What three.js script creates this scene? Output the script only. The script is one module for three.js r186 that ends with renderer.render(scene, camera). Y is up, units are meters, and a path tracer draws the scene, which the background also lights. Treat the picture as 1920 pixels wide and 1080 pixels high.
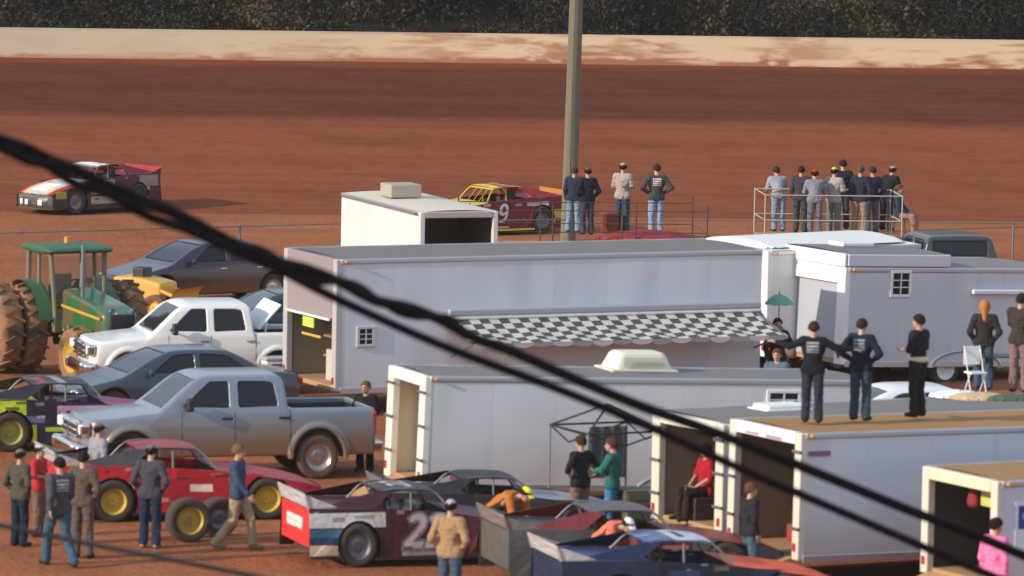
import * as THREE from 'three';
import { RoundedBoxGeometry } from 'three/addons/geometries/RoundedBoxGeometry.js';
import { mergeGeometries, toCreasedNormals } from 'three/addons/utils/BufferGeometryUtils.js';

// ---------------------------------------------------------------- camera, sky, sun, exposure
const scene = new THREE.Scene();
const FPX = 13000, CAM_H = 15.5, ROLL = 0.018, PITCH = Math.atan((540 + 690) / FPX);
const camera = new THREE.PerspectiveCamera(2 * Math.atan(540 / FPX) * 180 / Math.PI, 16 / 9, 1, 2000);
camera.rotation.order = 'YXZ';
camera.position.set(0, CAM_H, 0);
camera.rotation.set(-PITCH, 0, ROLL);
camera.focus = 180; camera.userData.fStop = 2.3;
camera.updateMatrixWorld(true);
const SUN = new THREE.Vector3(-1, 0.45, 0.56).normalize();
const sun = new THREE.DirectionalLight(new THREE.Color(1, 0.87, 0.70), 4.6);
sun.position.set(0, 0, -140).addScaledVector(SUN, 200); sun.target.position.set(0, 0, -140);
sun.castShadow = true; sun.shadow.mapSize.set(4096, 4096);
Object.assign(sun.shadow.camera, { left: -60, right: 60, top: 70, bottom: -70, near: 1, far: 400 });
scene.add(sun, sun.target);
{ // clear autumn sky, deeper blue overhead, paler near the horizon, warmer round the sun
  const W = 256, H = 128, data = new Float32Array(W * H * 4), d = new THREE.Vector3();
  for (let j = 0; j < H; j++) for (let i = 0; i < W; i++) {
    const el = ((j + .5) / H - .5) * Math.PI, az = ((i + .5) / W - .5) * 2 * Math.PI;
    d.set(Math.cos(el) * Math.cos(az), Math.sin(el), Math.cos(el) * Math.sin(az));
    const t = Math.pow(Math.max(0, d.y), .5), g = Math.pow(Math.max(0, d.dot(SUN)), 8);
    const k = d.y < 0 ? .5 : 1;
    data.set([k * ((.84 - .50 * t) + .6 * g), k * ((.91 - .42 * t) + .5 * g), k * ((.97 - .24 * t) + .35 * g), 1], (j * W + i) * 4);
  }
  const sky = new THREE.DataTexture(data, W, H, THREE.RGBAFormat, THREE.FloatType);
  sky.mapping = THREE.EquirectangularReflectionMapping; sky.magFilter = sky.minFilter = THREE.LinearFilter; sky.needsUpdate = true;
  scene.background = sky; scene.environment = sky;
  scene.backgroundIntensity = 1.12; scene.environmentIntensity = 1.12;
}
scene.fog = new THREE.FogExp2(0xd9cfc4, 0.00012); // thin dust in the air
const renderer = new THREE.WebGLRenderer({ antialias: true });
renderer.toneMapping = THREE.LinearToneMapping; renderer.toneMappingExposure = 1.0;
renderer.shadowMap.enabled = true; renderer.shadowMap.type = THREE.PCFSoftShadowMap;

// ---------------------------------------------------------------- helpers
const rng = (s) => () => { s |= 0; s = s + 0x6D2B79F5 | 0; let t = Math.imul(s ^ s >>> 15, 1 | s); t = t + Math.imul(t ^ t >>> 7, 61 | t) ^ t; return ((t ^ t >>> 14) >>> 0) / 4294967296; };
const lerp = (a, b, t) => a + (b - a) * t, clamp = (x, a = 0, b = 1) => Math.min(b, Math.max(a, x));
const smooth = (a, b, x) => { const t = clamp((x - a) / (b - a)); return t * t * (3 - 2 * t); };
const hash = (x, y, z = 0) => { let n = Math.imul(x, 374761393) + Math.imul(y, 668265263) + Math.imul(z, 2147483647) | 0; n = Math.imul(n ^ n >>> 13, 1274126177); return ((n ^ n >>> 16) >>> 0) / 4294967296; };
function noise(x, y, z = 0, px = 0, py = 0) {   // value noise, optionally periodic in x and y
  const xi = Math.floor(x), yi = Math.floor(y), zi = Math.floor(z), f = (t) => t * t * (3 - 2 * t), u = f(x - xi), v = f(y - yi), w = f(z - zi);
  const m = (a, p) => p ? ((a % p) + p) % p : a, h = (i, j, k) => hash(m(xi + i, px), m(yi + j, py), zi + k);
  const l = (k) => lerp(lerp(h(0, 0, k), h(1, 0, k), u), lerp(h(0, 1, k), h(1, 1, k), u), v);
  return w ? lerp(l(0), l(1), w) : l(0);
}
const fbm = (x, y, z = 0, o = 4) => { let s = 0, a = .5, n = 0; for (let i = 0; i < o; i++) { s += a * noise(x, y, z + i * 17); n += a; a *= .5; x *= 2.03; y *= 2.03; } return s / n; };

// a pixel of the 1920 x 1080 photograph as a ray; where it meets the level y = h
function rayOf(px, py) { return new THREE.Vector3((px - 960) / FPX, (540 - py) / FPX, -1).applyQuaternion(camera.quaternion); }
function at(px, py, h = 0) { const d = rayOf(px, py), t = (h - CAM_H) / d.y; return new THREE.Vector3(d.x * t, h, d.z * t); }
function atDepth(px, py, depth) { return rayOf(px, py).multiplyScalar(depth).add(camera.position); }

const used = {};
const numbered = (n) => { const k = used[n] = (used[n] ?? -1) + 1; return k ? n + '_' + String(k).padStart(3, '0') : n; };
function tag(o, label, category, group) { Object.assign(o.userData, { label, category }); if (group) o.userData.group = group; return o; }
function thing(name, label, category, pos, turn = 0, group) {
  const g = new THREE.Group(); g.name = numbered(name); scene.add(g);
  g.position.copy(pos); g.rotation.y = turn;
  return tag(g, label, category, group);
}
function add(parent, name, geo, material, kind) {
  const list = (Array.isArray(geo) ? geo : [geo]);
  const g = list.length > 1 ? mergeGeometries(list.map((x) => { const y = x.index ? x.toNonIndexed() : x.clone(); for (const k of Object.keys(y.attributes)) if (!['position', 'normal', 'uv'].includes(k) && !list.every((q) => q.attributes[k])) y.deleteAttribute(k); if (!y.attributes.uv) y.setAttribute('uv', new THREE.BufferAttribute(new Float32Array(y.attributes.position.count * 2), 2)); return y; })) : list[0];
  const m = new THREE.Mesh(g, material); m.name = parent === scene ? numbered(name) : name; m.castShadow = m.receiveShadow = true;
  if (kind) m.userData.kind = kind;
  parent.add(m); return m;
}
const mats = {};
function mat(r, g, b, rough = .7, metal = 0, extra) {
  const k = extra ? null : [r, g, b, rough, metal].join();
  if (k && mats[k]) return mats[k];
  const m = new THREE.MeshPhysicalMaterial({ roughness: rough, metalness: metal, side: THREE.DoubleSide, ...extra }); m.color.setRGB(r, g, b);
  if (k) mats[k] = m; return m;
}
const vmat = (rough, metal = 0, extra) => { const m = mat(1, 1, 1, rough, metal, { vertexColors: true, ...extra }); return m; };
function box(w, h, d, x = 0, y = 0, z = 0, r = 0, ry = 0, rx = 0, rz = 0) {
  const g = r ? new RoundedBoxGeometry(w, h, d, 2, r) : new THREE.BoxGeometry(w, h, d);
  if (rx) g.rotateX(rx); if (rz) g.rotateZ(rz); if (ry) g.rotateY(ry); g.translate(x, y, z); return g;
}
function tube(pts, r, seg = 8, rs = 7, closed = false) { return new THREE.TubeGeometry(new THREE.CatmullRomCurve3(pts.map((p) => p.isVector3 ? p : new THREE.Vector3(...p)), closed), Math.max(seg, pts.length), r, rs, closed); }
function bar(a, b, r, r2 = r, rs = 8) {
  a = a.isVector3 ? a : new THREE.Vector3(...a); b = b.isVector3 ? b : new THREE.Vector3(...b);
  const g = new THREE.CylinderGeometry(r2, r, a.distanceTo(b), rs); g.applyQuaternion(new THREE.Quaternion().setFromUnitVectors(new THREE.Vector3(0, 1, 0), b.clone().sub(a).normalize()));
  g.translate((a.x + b.x) / 2, (a.y + b.y) / 2, (a.z + b.z) / 2); return g;
}
function cyl(r, h, x, y, z, axis = 'y', rs = 20, r2 = r) { const g = new THREE.CylinderGeometry(r2, r, h, rs); if (axis === 'x') g.rotateZ(Math.PI / 2); if (axis === 'z') g.rotateX(Math.PI / 2); g.translate(x, y, z); return g; }
function colours(geo, fn) { // vertex colours from position
  const p = geo.attributes.position, c = new Float32Array(p.count * 3);
  for (let i = 0; i < p.count; i++) c.set(fn(p.getX(i), p.getY(i), p.getZ(i)), i * 3);
  geo.setAttribute('color', new THREE.BufferAttribute(c, 3)); return geo;
}
function grid(nu, nv, fn) { // open sheet from a function of (u, v) in 0..1
  const g = new THREE.PlaneGeometry(1, 1, nu, nv), p = g.attributes.position, uv = g.attributes.uv;
  for (let i = 0; i < p.count; i++) p.setXYZ(i, ...fn(uv.getX(i), uv.getY(i)));
  g.computeVertexNormals(); return g;
}
function slab(nu, nv, fn, t) { // a sheet with thickness t downwards along its normals
  const a = grid(nu, nv, fn).toNonIndexed(), b = a.clone(), p = b.attributes.position, n = b.attributes.normal;
  for (let i = 0; i < p.count; i++) p.setXYZ(i, p.getX(i) - n.getX(i) * t, p.getY(i) - n.getY(i) * t, p.getZ(i) - n.getZ(i) * t);
  for (let i = 0; i < p.count; i += 3) for (const at of [p, n, b.attributes.uv]) for (let k = 0; k < at.itemSize; k++) { const q = at.getComponent(i, k); at.setComponent(i, k, at.getComponent(i + 1, k)); at.setComponent(i + 1, k, q); }
  for (let i = 0; i < n.count; i++) n.setXYZ(i, -n.getX(i), -n.getY(i), -n.getZ(i));
  return mergeGeometries([a, b]);
}
function canvasTex(w, h, draw) { const c = document.createElement('canvas'); c.width = w; c.height = h; draw(c.getContext('2d'), w, h); const t = new THREE.CanvasTexture(c); t.colorSpace = THREE.SRGBColorSpace; t.anisotropy = 8; return t; }
function dataTex(n, m, fn, srgb = false, repeat) { const d = new Uint8Array(n * m * 4); for (let j = 0; j < m; j++) for (let i = 0; i < n; i++) { const c = fn(i / n, j / m); d.set([...(c.length ? c : [c, c, c]).map((v) => clamp(v) * 255), 255], (j * n + i) * 4); } const t = new THREE.DataTexture(d, n, m); t.wrapS = t.wrapT = THREE.RepeatWrapping; t.magFilter = THREE.LinearFilter; t.minFilter = THREE.LinearMipmapLinearFilter; t.generateMipmaps = true; if (srgb) t.colorSpace = THREE.SRGBColorSpace; if (repeat) t.repeat.set(...repeat); t.needsUpdate = true; return t; }

// meshes the zero surface of a distance function (surface nets)
function iso(f, lo, hi, h) {
  const n = [0, 1, 2].map((i) => Math.ceil((hi[i] - lo[i]) / h) + 1), [nx, ny, nz] = n, v = new Float32Array(nx * ny * nz);
  for (let k = 0, q = 0; k < nz; k++) for (let j = 0; j < ny; j++) for (let i = 0; i < nx; i++, q++) v[q] = f(lo[0] + i * h, lo[1] + j * h, lo[2] + k * h);
  const id = new Int32Array(nx * ny * nz).fill(-1), pos = [], ix = [], sx = 1, sy = nx, sz = nx * ny;
  const cor = [0, sx, sy, sx + sy, sz, sx + sz, sy + sz, sx + sy + sz], ed = [[0, 1], [2, 3], [4, 5], [6, 7], [0, 2], [1, 3], [4, 6], [5, 7], [0, 4], [1, 5], [2, 6], [3, 7]];
  for (let k = 0; k < nz - 1; k++) for (let j = 0; j < ny - 1; j++) for (let i = 0; i < nx - 1; i++) {
    const q = i + j * sy + k * sz; let neg = 0; for (const c of cor) if (v[q + c] < 0) neg++;
    if (!neg || neg === 8) continue;
    let x = 0, y = 0, z = 0, m = 0;
    for (const [a, b] of ed) { const va = v[q + cor[a]], vb = v[q + cor[b]]; if ((va < 0) === (vb < 0)) continue; const t = va / (va - vb);
      x += lerp(a & 1, b & 1, t); y += lerp(a >> 1 & 1, b >> 1 & 1, t); z += lerp(a >> 2, b >> 2, t); m++; }
    id[q] = pos.length / 3; pos.push(lo[0] + (i + x / m) * h, lo[1] + (j + y / m) * h, lo[2] + (k + z / m) * h);
  }
  for (let k = 1; k < nz - 1; k++) for (let j = 1; j < ny - 1; j++) for (let i = 1; i < nx - 1; i++) {
    const q = i + j * sy + k * sz, s = v[q] < 0;
    for (const [d, a, b] of [[sx, sy, sz], [sy, sz, sx], [sz, sx, sy]]) { if (s === (v[q + d] < 0)) continue;
      const A = id[q], B = id[q - a], C = id[q - a - b], D = id[q - b]; if (A < 0 || B < 0 || C < 0 || D < 0) continue;
      if (s) ix.push(A, B, C, A, C, D); else ix.push(A, C, B, A, D, C); }
  }
  const nor = new Float32Array(pos.length), e = h * .6;
  for (let i = 0; i < pos.length; i += 3) { const [x, y, z] = [pos[i], pos[i + 1], pos[i + 2]]; let a = f(x + e, y, z) - f(x - e, y, z), b = f(x, y + e, z) - f(x, y - e, z), c = f(x, y, z + e) - f(x, y, z - e); const l = Math.hypot(a, b, c) || 1; nor[i] = a / l; nor[i + 1] = b / l; nor[i + 2] = c / l; }
  const g = new THREE.BufferGeometry(); g.setAttribute('position', new THREE.BufferAttribute(new Float32Array(pos), 3)); g.setAttribute('normal', new THREE.BufferAttribute(nor, 3)); g.setIndex(ix); return g;
}
const smin = (a, b, k) => { const h = Math.max(k - Math.abs(a - b), 0) / k; return Math.min(a, b) - h * h * k * .25; };
const smax = (a, b, k) => -smin(-a, -b, k);
function cap(x, y, z, a, b, ra, rb) { // tapered capsule
  const dx = b[0] - a[0], dy = b[1] - a[1], dz = b[2] - a[2], t = clamp(((x - a[0]) * dx + (y - a[1]) * dy + (z - a[2]) * dz) / (dx * dx + dy * dy + dz * dz || 1));
  return Math.hypot(x - a[0] - dx * t, y - a[1] - dy * t, z - a[2] - dz * t) - lerp(ra, rb, t);
}
function poly(x, y, pts) { // signed distance to a convex polygon given anticlockwise
  let d = -1e9; for (let i = 0; i < pts.length; i++) { const a = pts[i], b = pts[(i + 1) % pts.length], ex = b[0] - a[0], ey = b[1] - a[1], l = Math.hypot(ex, ey); d = smax(d, ((x - a[0]) * ey - (y - a[1]) * ex) / l, .05); } return d;
}

// ---------------------------------------------------------------- shared materials
const M = {
  alu: mat(.55, .55, .56, .38, .85), chrome: mat(.75, .75, .76, .12, 1), steel: mat(.2, .2, .21, .5, .7),
  black: mat(.015, .015, .017, .5), rubber: mat(.03, .028, .026, .9), mud: mat(.16, .075, .042, .95), glass: mat(.012, .016, .02, .06, 0, { specularIntensity: .6 }),
  white: mat(.78, .78, .76, .4), cream: mat(.72, .68, .56, .5), ply: mat(.42, .25, .12, .85), dark: mat(.04, .038, .036, .9), tan: mat(.5, .42, .3, .8),
  red: mat(.5, .02, .025, .3, 0, { clearcoat: .5 }), amber: mat(.7, .3, .03, .3), grey: mat(.3, .3, .3, .6),
};
// ---------------------------------------------------------------- the ground, the track, the wall, the wood
const clayTex = dataTex(512, 512, (u, v) => { const n = .55 * noise(u * 24, v * 24, 3, 24, 24) + .3 * noise(u * 96, v * 96, 5, 96, 96) + .35 * noise(u * 7, v * 7, 9, 7, 7); const k = .72 + .36 * n; return [k, k * .985, k * .97]; }, false);
const clayBump = dataTex(512, 512, (u, v) => .5 * noise(u * 60, v * 60, 1, 60, 60) + .5 * noise(u * 200, v * 200, 2, 200, 200));
const clay = (r, g, b, rep) => { const t = clayTex.clone(); t.repeat.set(rep, rep); const bt = clayBump.clone(); bt.repeat.set(rep, rep); return mat(r, g, b, .95, 0, { map: t, bumpMap: bt, bumpScale: .03 }); };
{
  const pitMat = vmat(1, 0, { specularIntensity: .12, map: clayTex, bumpMap: clayBump, bumpScale: .03 });
  const g = grid(120, 160, (u, v) => { const x = lerp(-60, 60, u), z = lerp(20, -184, v); return [x, .03 * (fbm(x * .4, z * .4) - .5), z + .097 * -x * v]; });
  colours(g, (x, y, z) => { const n = fbm(x * .35, z * .9, 4), s = fbm(x * .06, z * 1.6, 8); const k = .75 + .5 * n; const w = smooth(.5, .75, s) * .5; return [lerp(.32, .38, w) * k, lerp(.112, .15, w) * k, lerp(.050, .074, w) * k]; });
  const uv = g.attributes.uv, p = g.attributes.position; for (let i = 0; i < p.count; i++) uv.setXY(i, p.getX(i) / 6, p.getZ(i) / 6);
  add(scene, 'ground', g, pitMat, 'structure');
  const far = grid(2, 2, (u, v) => [lerp(-900, 900, u), -.06, lerp(300, -900, v)]); const fu = far.attributes.uv; for (let i = 0; i < fu.count; i++) fu.setXY(i, fu.getX(i) * 300, fu.getY(i) * 200);
  add(scene, 'outer_ground', far, clay(.22, .075, .035, 1), 'structure');
}
const rise = (u) => 2.5 * Math.pow(clamp(u / 26), 1.35);
const trackZ = (x, u) => -(184 + u + .097 * x);
{
  const g = grid(300, 90, (a, b) => { const x = lerp(-60, 60, a), u = lerp(0, 27, b); return [x, rise(u) + .02 * (fbm(x * .8, u * 2) - .5) + .06 * Math.exp(-Math.pow((u - 24.3 - .3 * noise(x * .2, 1)) / .35, 2)), trackZ(x, u)]; });
  colours(g, (x, y, z) => { const u = -z - 184 - .097 * x;
    const edge = 16.8 + .7 * (fbm(x * .12, 2) - .5) + .25 * (noise(x * .6, u) - .5);
    const wet = smooth(edge - 1.0, edge + .9, u), row = smooth(24.6, 25.2, u + .5 * (noise(x * .5, 3) - .5));
    const streak = fbm(x * .05 + u * .3, u * 5, 2), patch = fbm(x * .12, u * .7, 5), groove = smooth(.62, .8, noise(x * .04 + 3, u * 9, 12)) * .10 - smooth(.65, .8, noise(x * .05, u * 6, 19)) * .09, k = .76 + .27 * streak + .26 * patch + groove;
    const chunk = u > 17 && noise(x * 2.1, u * 6, 31) > .93 ? 1.25 : 1;
    const c = [lerp(lerp(.228, .115, wet), .17, row), lerp(lerp(.068, .036, wet), .05, row), lerp(lerp(.030, .020, wet), .025, row)];
    return c.map((q) => q * k * chunk); });
  const uv = g.attributes.uv, p = g.attributes.position; for (let i = 0; i < p.count; i++) uv.setXY(i, p.getX(i) / 9, p.getZ(i) / 5);
  add(scene, 'dirt_track', g, vmat(1, 0, { specularIntensity: .12, map: clayTex, bumpMap: clayBump, bumpScale: .010 }), 'structure');
}
{ // low concrete wall round the outside of the track, splashed with clay
  const wall = thing('concrete_wall', 'long low white concrete wall splashed with red clay above the track', 'wall', new THREE.Vector3(0, 2.45, trackZ(0, 26)), .0967);
  const wm = vmat(.9);
  for (let i = -9; i < 9; i++) {
    const L = 5.998, g = new THREE.BoxGeometry(L, .92, .26, 240, 24, 1); g.translate(i * 6 + 3, .46, 0);
    colours(g, (x, y, z) => {
      const splash = fbm(x * .45, y * 1.2, 3), fine = fbm(x * 1.3 + 3 * noise(x * .7, y), y * 9, 7, 4), low = 1 - clamp(y / .92);
      const band = .5 + .5 * noise(x * .45, 2);
      const cover = smooth(-14, 2, x) * .9 + .15;
      let s = smooth(.47, .70, splash * .60 + fine * .50 + low * .16 - .10) * .95 * cover * band + smooth(.74, 1.0, low + .3 * (fine - .5)) * .85;
      s = clamp(s); const top = smooth(.85, .9, y) * .1, tone = .9 + .2 * noise(x * .18, 5) - top, warm = smooth(-16, 0, x);
      return [lerp(lerp(.50, .80, warm), .42, s) * tone, lerp(lerp(.42, .60, warm), .17, s) * tone, lerp(lerp(.31, .39, warm), .075, s) * tone]; });
    add(wall, 'wall_section', g, wm);
  }
}
{ // ground under the trees
  const g = grid(60, 20, (u, v) => { const x = lerp(-90, 90, u), z = lerp(0, -120, v); return [x, 2.75 + .3 * fbm(x * .2, z * .2), trackZ(x, 26.3) + z]; });
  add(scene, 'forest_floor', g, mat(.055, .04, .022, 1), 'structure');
  const W = new THREE.Group(); W.name = 'forest'; W.userData = { kind: 'stuff', label: 'dark wood of leafy trees and brush behind the track wall', category: 'trees' }; scene.add(W);
  const r = rng(11), tr = [];
  for (let i = 0; i < 80; i++) { const x = lerp(-45, 45, r()), u = 36 + 16 * r(), R = .05 + .11 * r(); tr.push(bar([x, 2.6, trackZ(x, u)], [x + 2.4 * (r() - .5), 12 + 4 * r(), trackZ(x, u)], R, R * .5, 6)); }
  add(W, 'trunk', tr, mat(.022, .018, .014, 1), 'stuff');
  const leaf = new THREE.BufferGeometry(), lp = [], rr = rng(5);
  for (let i = 0; i < 9; i++) { const c = new THREE.Vector3(rr() - .5, rr() - .5, rr() - .5).multiplyScalar(.5), a = new THREE.Vector3(rr() - .5, rr() - .5, rr() - .5).normalize().multiplyScalar(.075), b = new THREE.Vector3(rr() - .5, rr() - .5, rr() - .5).cross(a).normalize().multiplyScalar(.045);
    for (const s of [[-1, 0], [0, 1], [1, 0], [-1, 0], [1, 0], [0, -1]]) lp.push(c.x + a.x * s[0] + b.x * s[1], c.y + a.y * s[0] + b.y * s[1], c.z + a.z * s[0] + b.z * s[1]); }
  leaf.setAttribute('position', new THREE.BufferAttribute(new Float32Array(lp), 3)); leaf.computeVertexNormals();
  const N = 80000, im = new THREE.InstancedMesh(leaf, mat(1, 1, 1, .85, 0, { transmission: .25 }), N), mx = new THREE.Matrix4(), q = new THREE.Quaternion(), e = new THREE.Euler(), col = new THREE.Color();
  for (let i = 0; i < N; i++) {
    let x, u, y, k = 0; do { x = lerp(-45, 45, r()); u = 29.5 + 14 * Math.pow(r(), 1.6); y = 2.6 + 11 * Math.pow(r(), 1.5); k++; } while (k < 6 && fbm(x * .38, y * .5, u * .3) < .5 + .06 * Math.max(0, 33 - u));
    e.set(r() * 6, r() * 6, r() * 6); q.setFromEuler(e); const s = .5 + .8 * r(); mx.compose(new THREE.Vector3(x, y, trackZ(x, u)), q, new THREE.Vector3(s, s, s)); im.setMatrixAt(i, mx);
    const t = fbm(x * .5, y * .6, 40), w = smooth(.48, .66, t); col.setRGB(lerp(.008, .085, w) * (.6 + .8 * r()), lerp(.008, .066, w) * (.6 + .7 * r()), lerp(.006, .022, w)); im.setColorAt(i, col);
  }
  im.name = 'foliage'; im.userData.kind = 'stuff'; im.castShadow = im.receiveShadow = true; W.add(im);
  const deep = grid(1, 1, (u, v) => [lerp(-70, 70, u), lerp(2.5, 22, v), trackZ(lerp(-70, 70, u), 56)]);
  // the wood closes up behind: more brush, deep inside
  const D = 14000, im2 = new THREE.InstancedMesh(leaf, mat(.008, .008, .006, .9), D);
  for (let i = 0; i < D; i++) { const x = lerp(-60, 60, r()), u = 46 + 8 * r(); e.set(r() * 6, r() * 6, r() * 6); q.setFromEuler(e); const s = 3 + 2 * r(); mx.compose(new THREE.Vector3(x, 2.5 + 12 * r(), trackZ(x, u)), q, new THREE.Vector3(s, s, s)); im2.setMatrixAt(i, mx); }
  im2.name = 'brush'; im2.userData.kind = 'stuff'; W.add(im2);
}
// ---------------------------------------------------------------- wooden pole and wires
{
  const b = at(1065, 452, 0), p = thing('utility_pole', 'tall weathered wooden pole at the edge of the track', 'pole', b);
  const g = new THREE.CylinderGeometry(.15, .2, 12, 20, 40); g.translate(0, 6, 0);
  const pp = g.attributes.position; for (let i = 0; i < pp.count; i++) { const y = pp.getY(i), a = Math.atan2(pp.getZ(i), pp.getX(i)), k = 1 + .05 * (noise(a * 4, y * .6) - .5); pp.setX(i, pp.getX(i) * k + y * .016); pp.setZ(i, pp.getZ(i) * k); }
  g.computeVertexNormals();
  colours(g, (x, y, z) => { const n = fbm(Math.atan2(z, x) * 5, y * .35, 3), d = .75 + .5 * n; return [.155 * d, .138 * d, .092 * d]; });
  add(p, 'post', g, vmat(.95));
  add(p, 'ground_wire', tube([[.0, .1, .2], [.02, 3, .19], [.1, 8, .17], [.17, 11.8, .155]], .008, 20, 5), M.steel);
}
{ // overhead service cable close to the camera: two insulated strands, twisted at the left, parting to the right
  const upper = [[-160, 205], [0, 262], [50, 278], [85, 296], [140, 318], [200, 346], [280, 380], [350, 410], [430, 452], [520, 490], [580, 506], [640, 530], [700, 562], [770, 578], [830, 602], [890, 634], [950, 655], [1060, 703], [1200, 761], [1320, 803], [1440, 850], [1570, 902], [1700, 955], [1820, 1000], [1920, 1042], [2100, 1120]];
  const lower = [[-160, 220], [0, 276], [50, 300], [85, 308], [140, 344], [200, 362], [280, 406], [350, 430], [430, 466], [520, 504], [600, 545], [700, 592], [800, 636], [880, 668], [1000, 712], [1100, 751], [1200, 793], [1300, 838], [1400, 884], [1550, 948], [1700, 1012], [1870, 1084], [2100, 1180]];
  const dep = (x, o) => lerp(60, 78, clamp((x + 160) / 2260)) + o;
  const rad = (pts, r0) => pts.map(([x, y]) => r0);
  const build = (name, label, pts, off, r) => {
    const g = tube(pts.map(([x, y]) => atDepth(x, y, dep(x, off * Math.sin(x * .045)))), r, 400, 10);
    tag(add(scene, name, g, mat(.006, .006, .007, .9, 0, { specularIntensity: .25 })), label, 'cable', 'cables crossing the view'); };
  build('overhead_cable', 'upper of two thick black cables slanting down across the view', upper, .05, .056);
  build('overhead_cable', 'lower of two thick black cables slanting down across the view', lower, -.05, .047);
  // lashing wire and a messenger strand wound round the pair where it is one bundle
  const w = []; for (let i = 0; i <= 90; i++) { const x = lerp(-160, 860, i / 90), u = upper.findIndex((q) => q[0] > x), a = upper[u - 1], b = upper[u], t = (x - a[0]) / (b[0] - a[0]), y = lerp(a[1], b[1], t) + 9 * clamp(1 - x / 900) ; w.push(atDepth(x, y + 14 * Math.sin(x * .035), dep(x, .13 * Math.cos(x * .035)))); }
  tag(add(scene, 'lashing_cable', tube(w, .034, 500, 8), mat(.008, .007, .007, .9, 0, { specularIntensity: .25 })), 'thin black strand wound round the upper cable at the left', 'cable');
  const thin = [[-60, 975], [0, 985], [100, 1006], [220, 1030], [340, 1053], [480, 1081], [620, 1112]].map(([x, y]) => atDepth(x, y, 74));
  tag(add(scene, 'thin_wire', tube(thin, .03, 60, 6), mat(.012, .012, .013, .6)), 'thin black wire slanting across the bottom left corner', 'cable');
}
{ // the wire along the inside of the track
  const a = [[-120, 440], [0, 437], [160, 433], [320, 428], [480, 424], [620, 420], [800, 416], [1060, 412], [1290, 413], [1500, 415], [1700, 417], [1920, 419], [2040, 421]].map(([x, y]) => at(x, y, .9));
  const w = thing('wire_fence', 'low single wire fence along the inside edge of the track', 'fence', new THREE.Vector3());
  add(w, 'wire', tube(a, .016, 120, 5), M.steel);
  for (const x of [-60, 450, 1720, 1900]) { const q = at(x, x < 500 ? 437 - x * .028 : 416 + (x - 1700) * .012, .9); add(w, 'post', bar([q.x, 0, q.z + .03], [q.x, .95, q.z + .03], .03), M.steel); }
}
// ---------------------------------------------------------------- enclosed trailers
const paintBump = dataTex(256, 256, (u, v) => .6 * noise(u * 4, v * 3, 1, 4, 3) + .25 * noise(u * 10, v * 5, 2, 10, 5));
const panelMat = {};
function panelGeo(w, h, seed) { // a sheet-metal skin panel, slightly buckled, dusty towards its foot
  const g = new THREE.BoxGeometry(w, h, .03, 8, 10, 1), p = g.attributes.position;
  for (let i = 0; i < p.count; i++) { const x = p.getX(i), y = p.getY(i), e = Math.min(1, (w / 2 - Math.abs(x)) / .15) * Math.min(1, (h / 2 - Math.abs(y)) / .2); p.setZ(i, p.getZ(i) + e * .012 * (fbm(x * 1.1 + seed * 7, y * .5 + seed, 2, 2) - .5) * 2); }
  g.computeVertexNormals(); return g;
}
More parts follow.
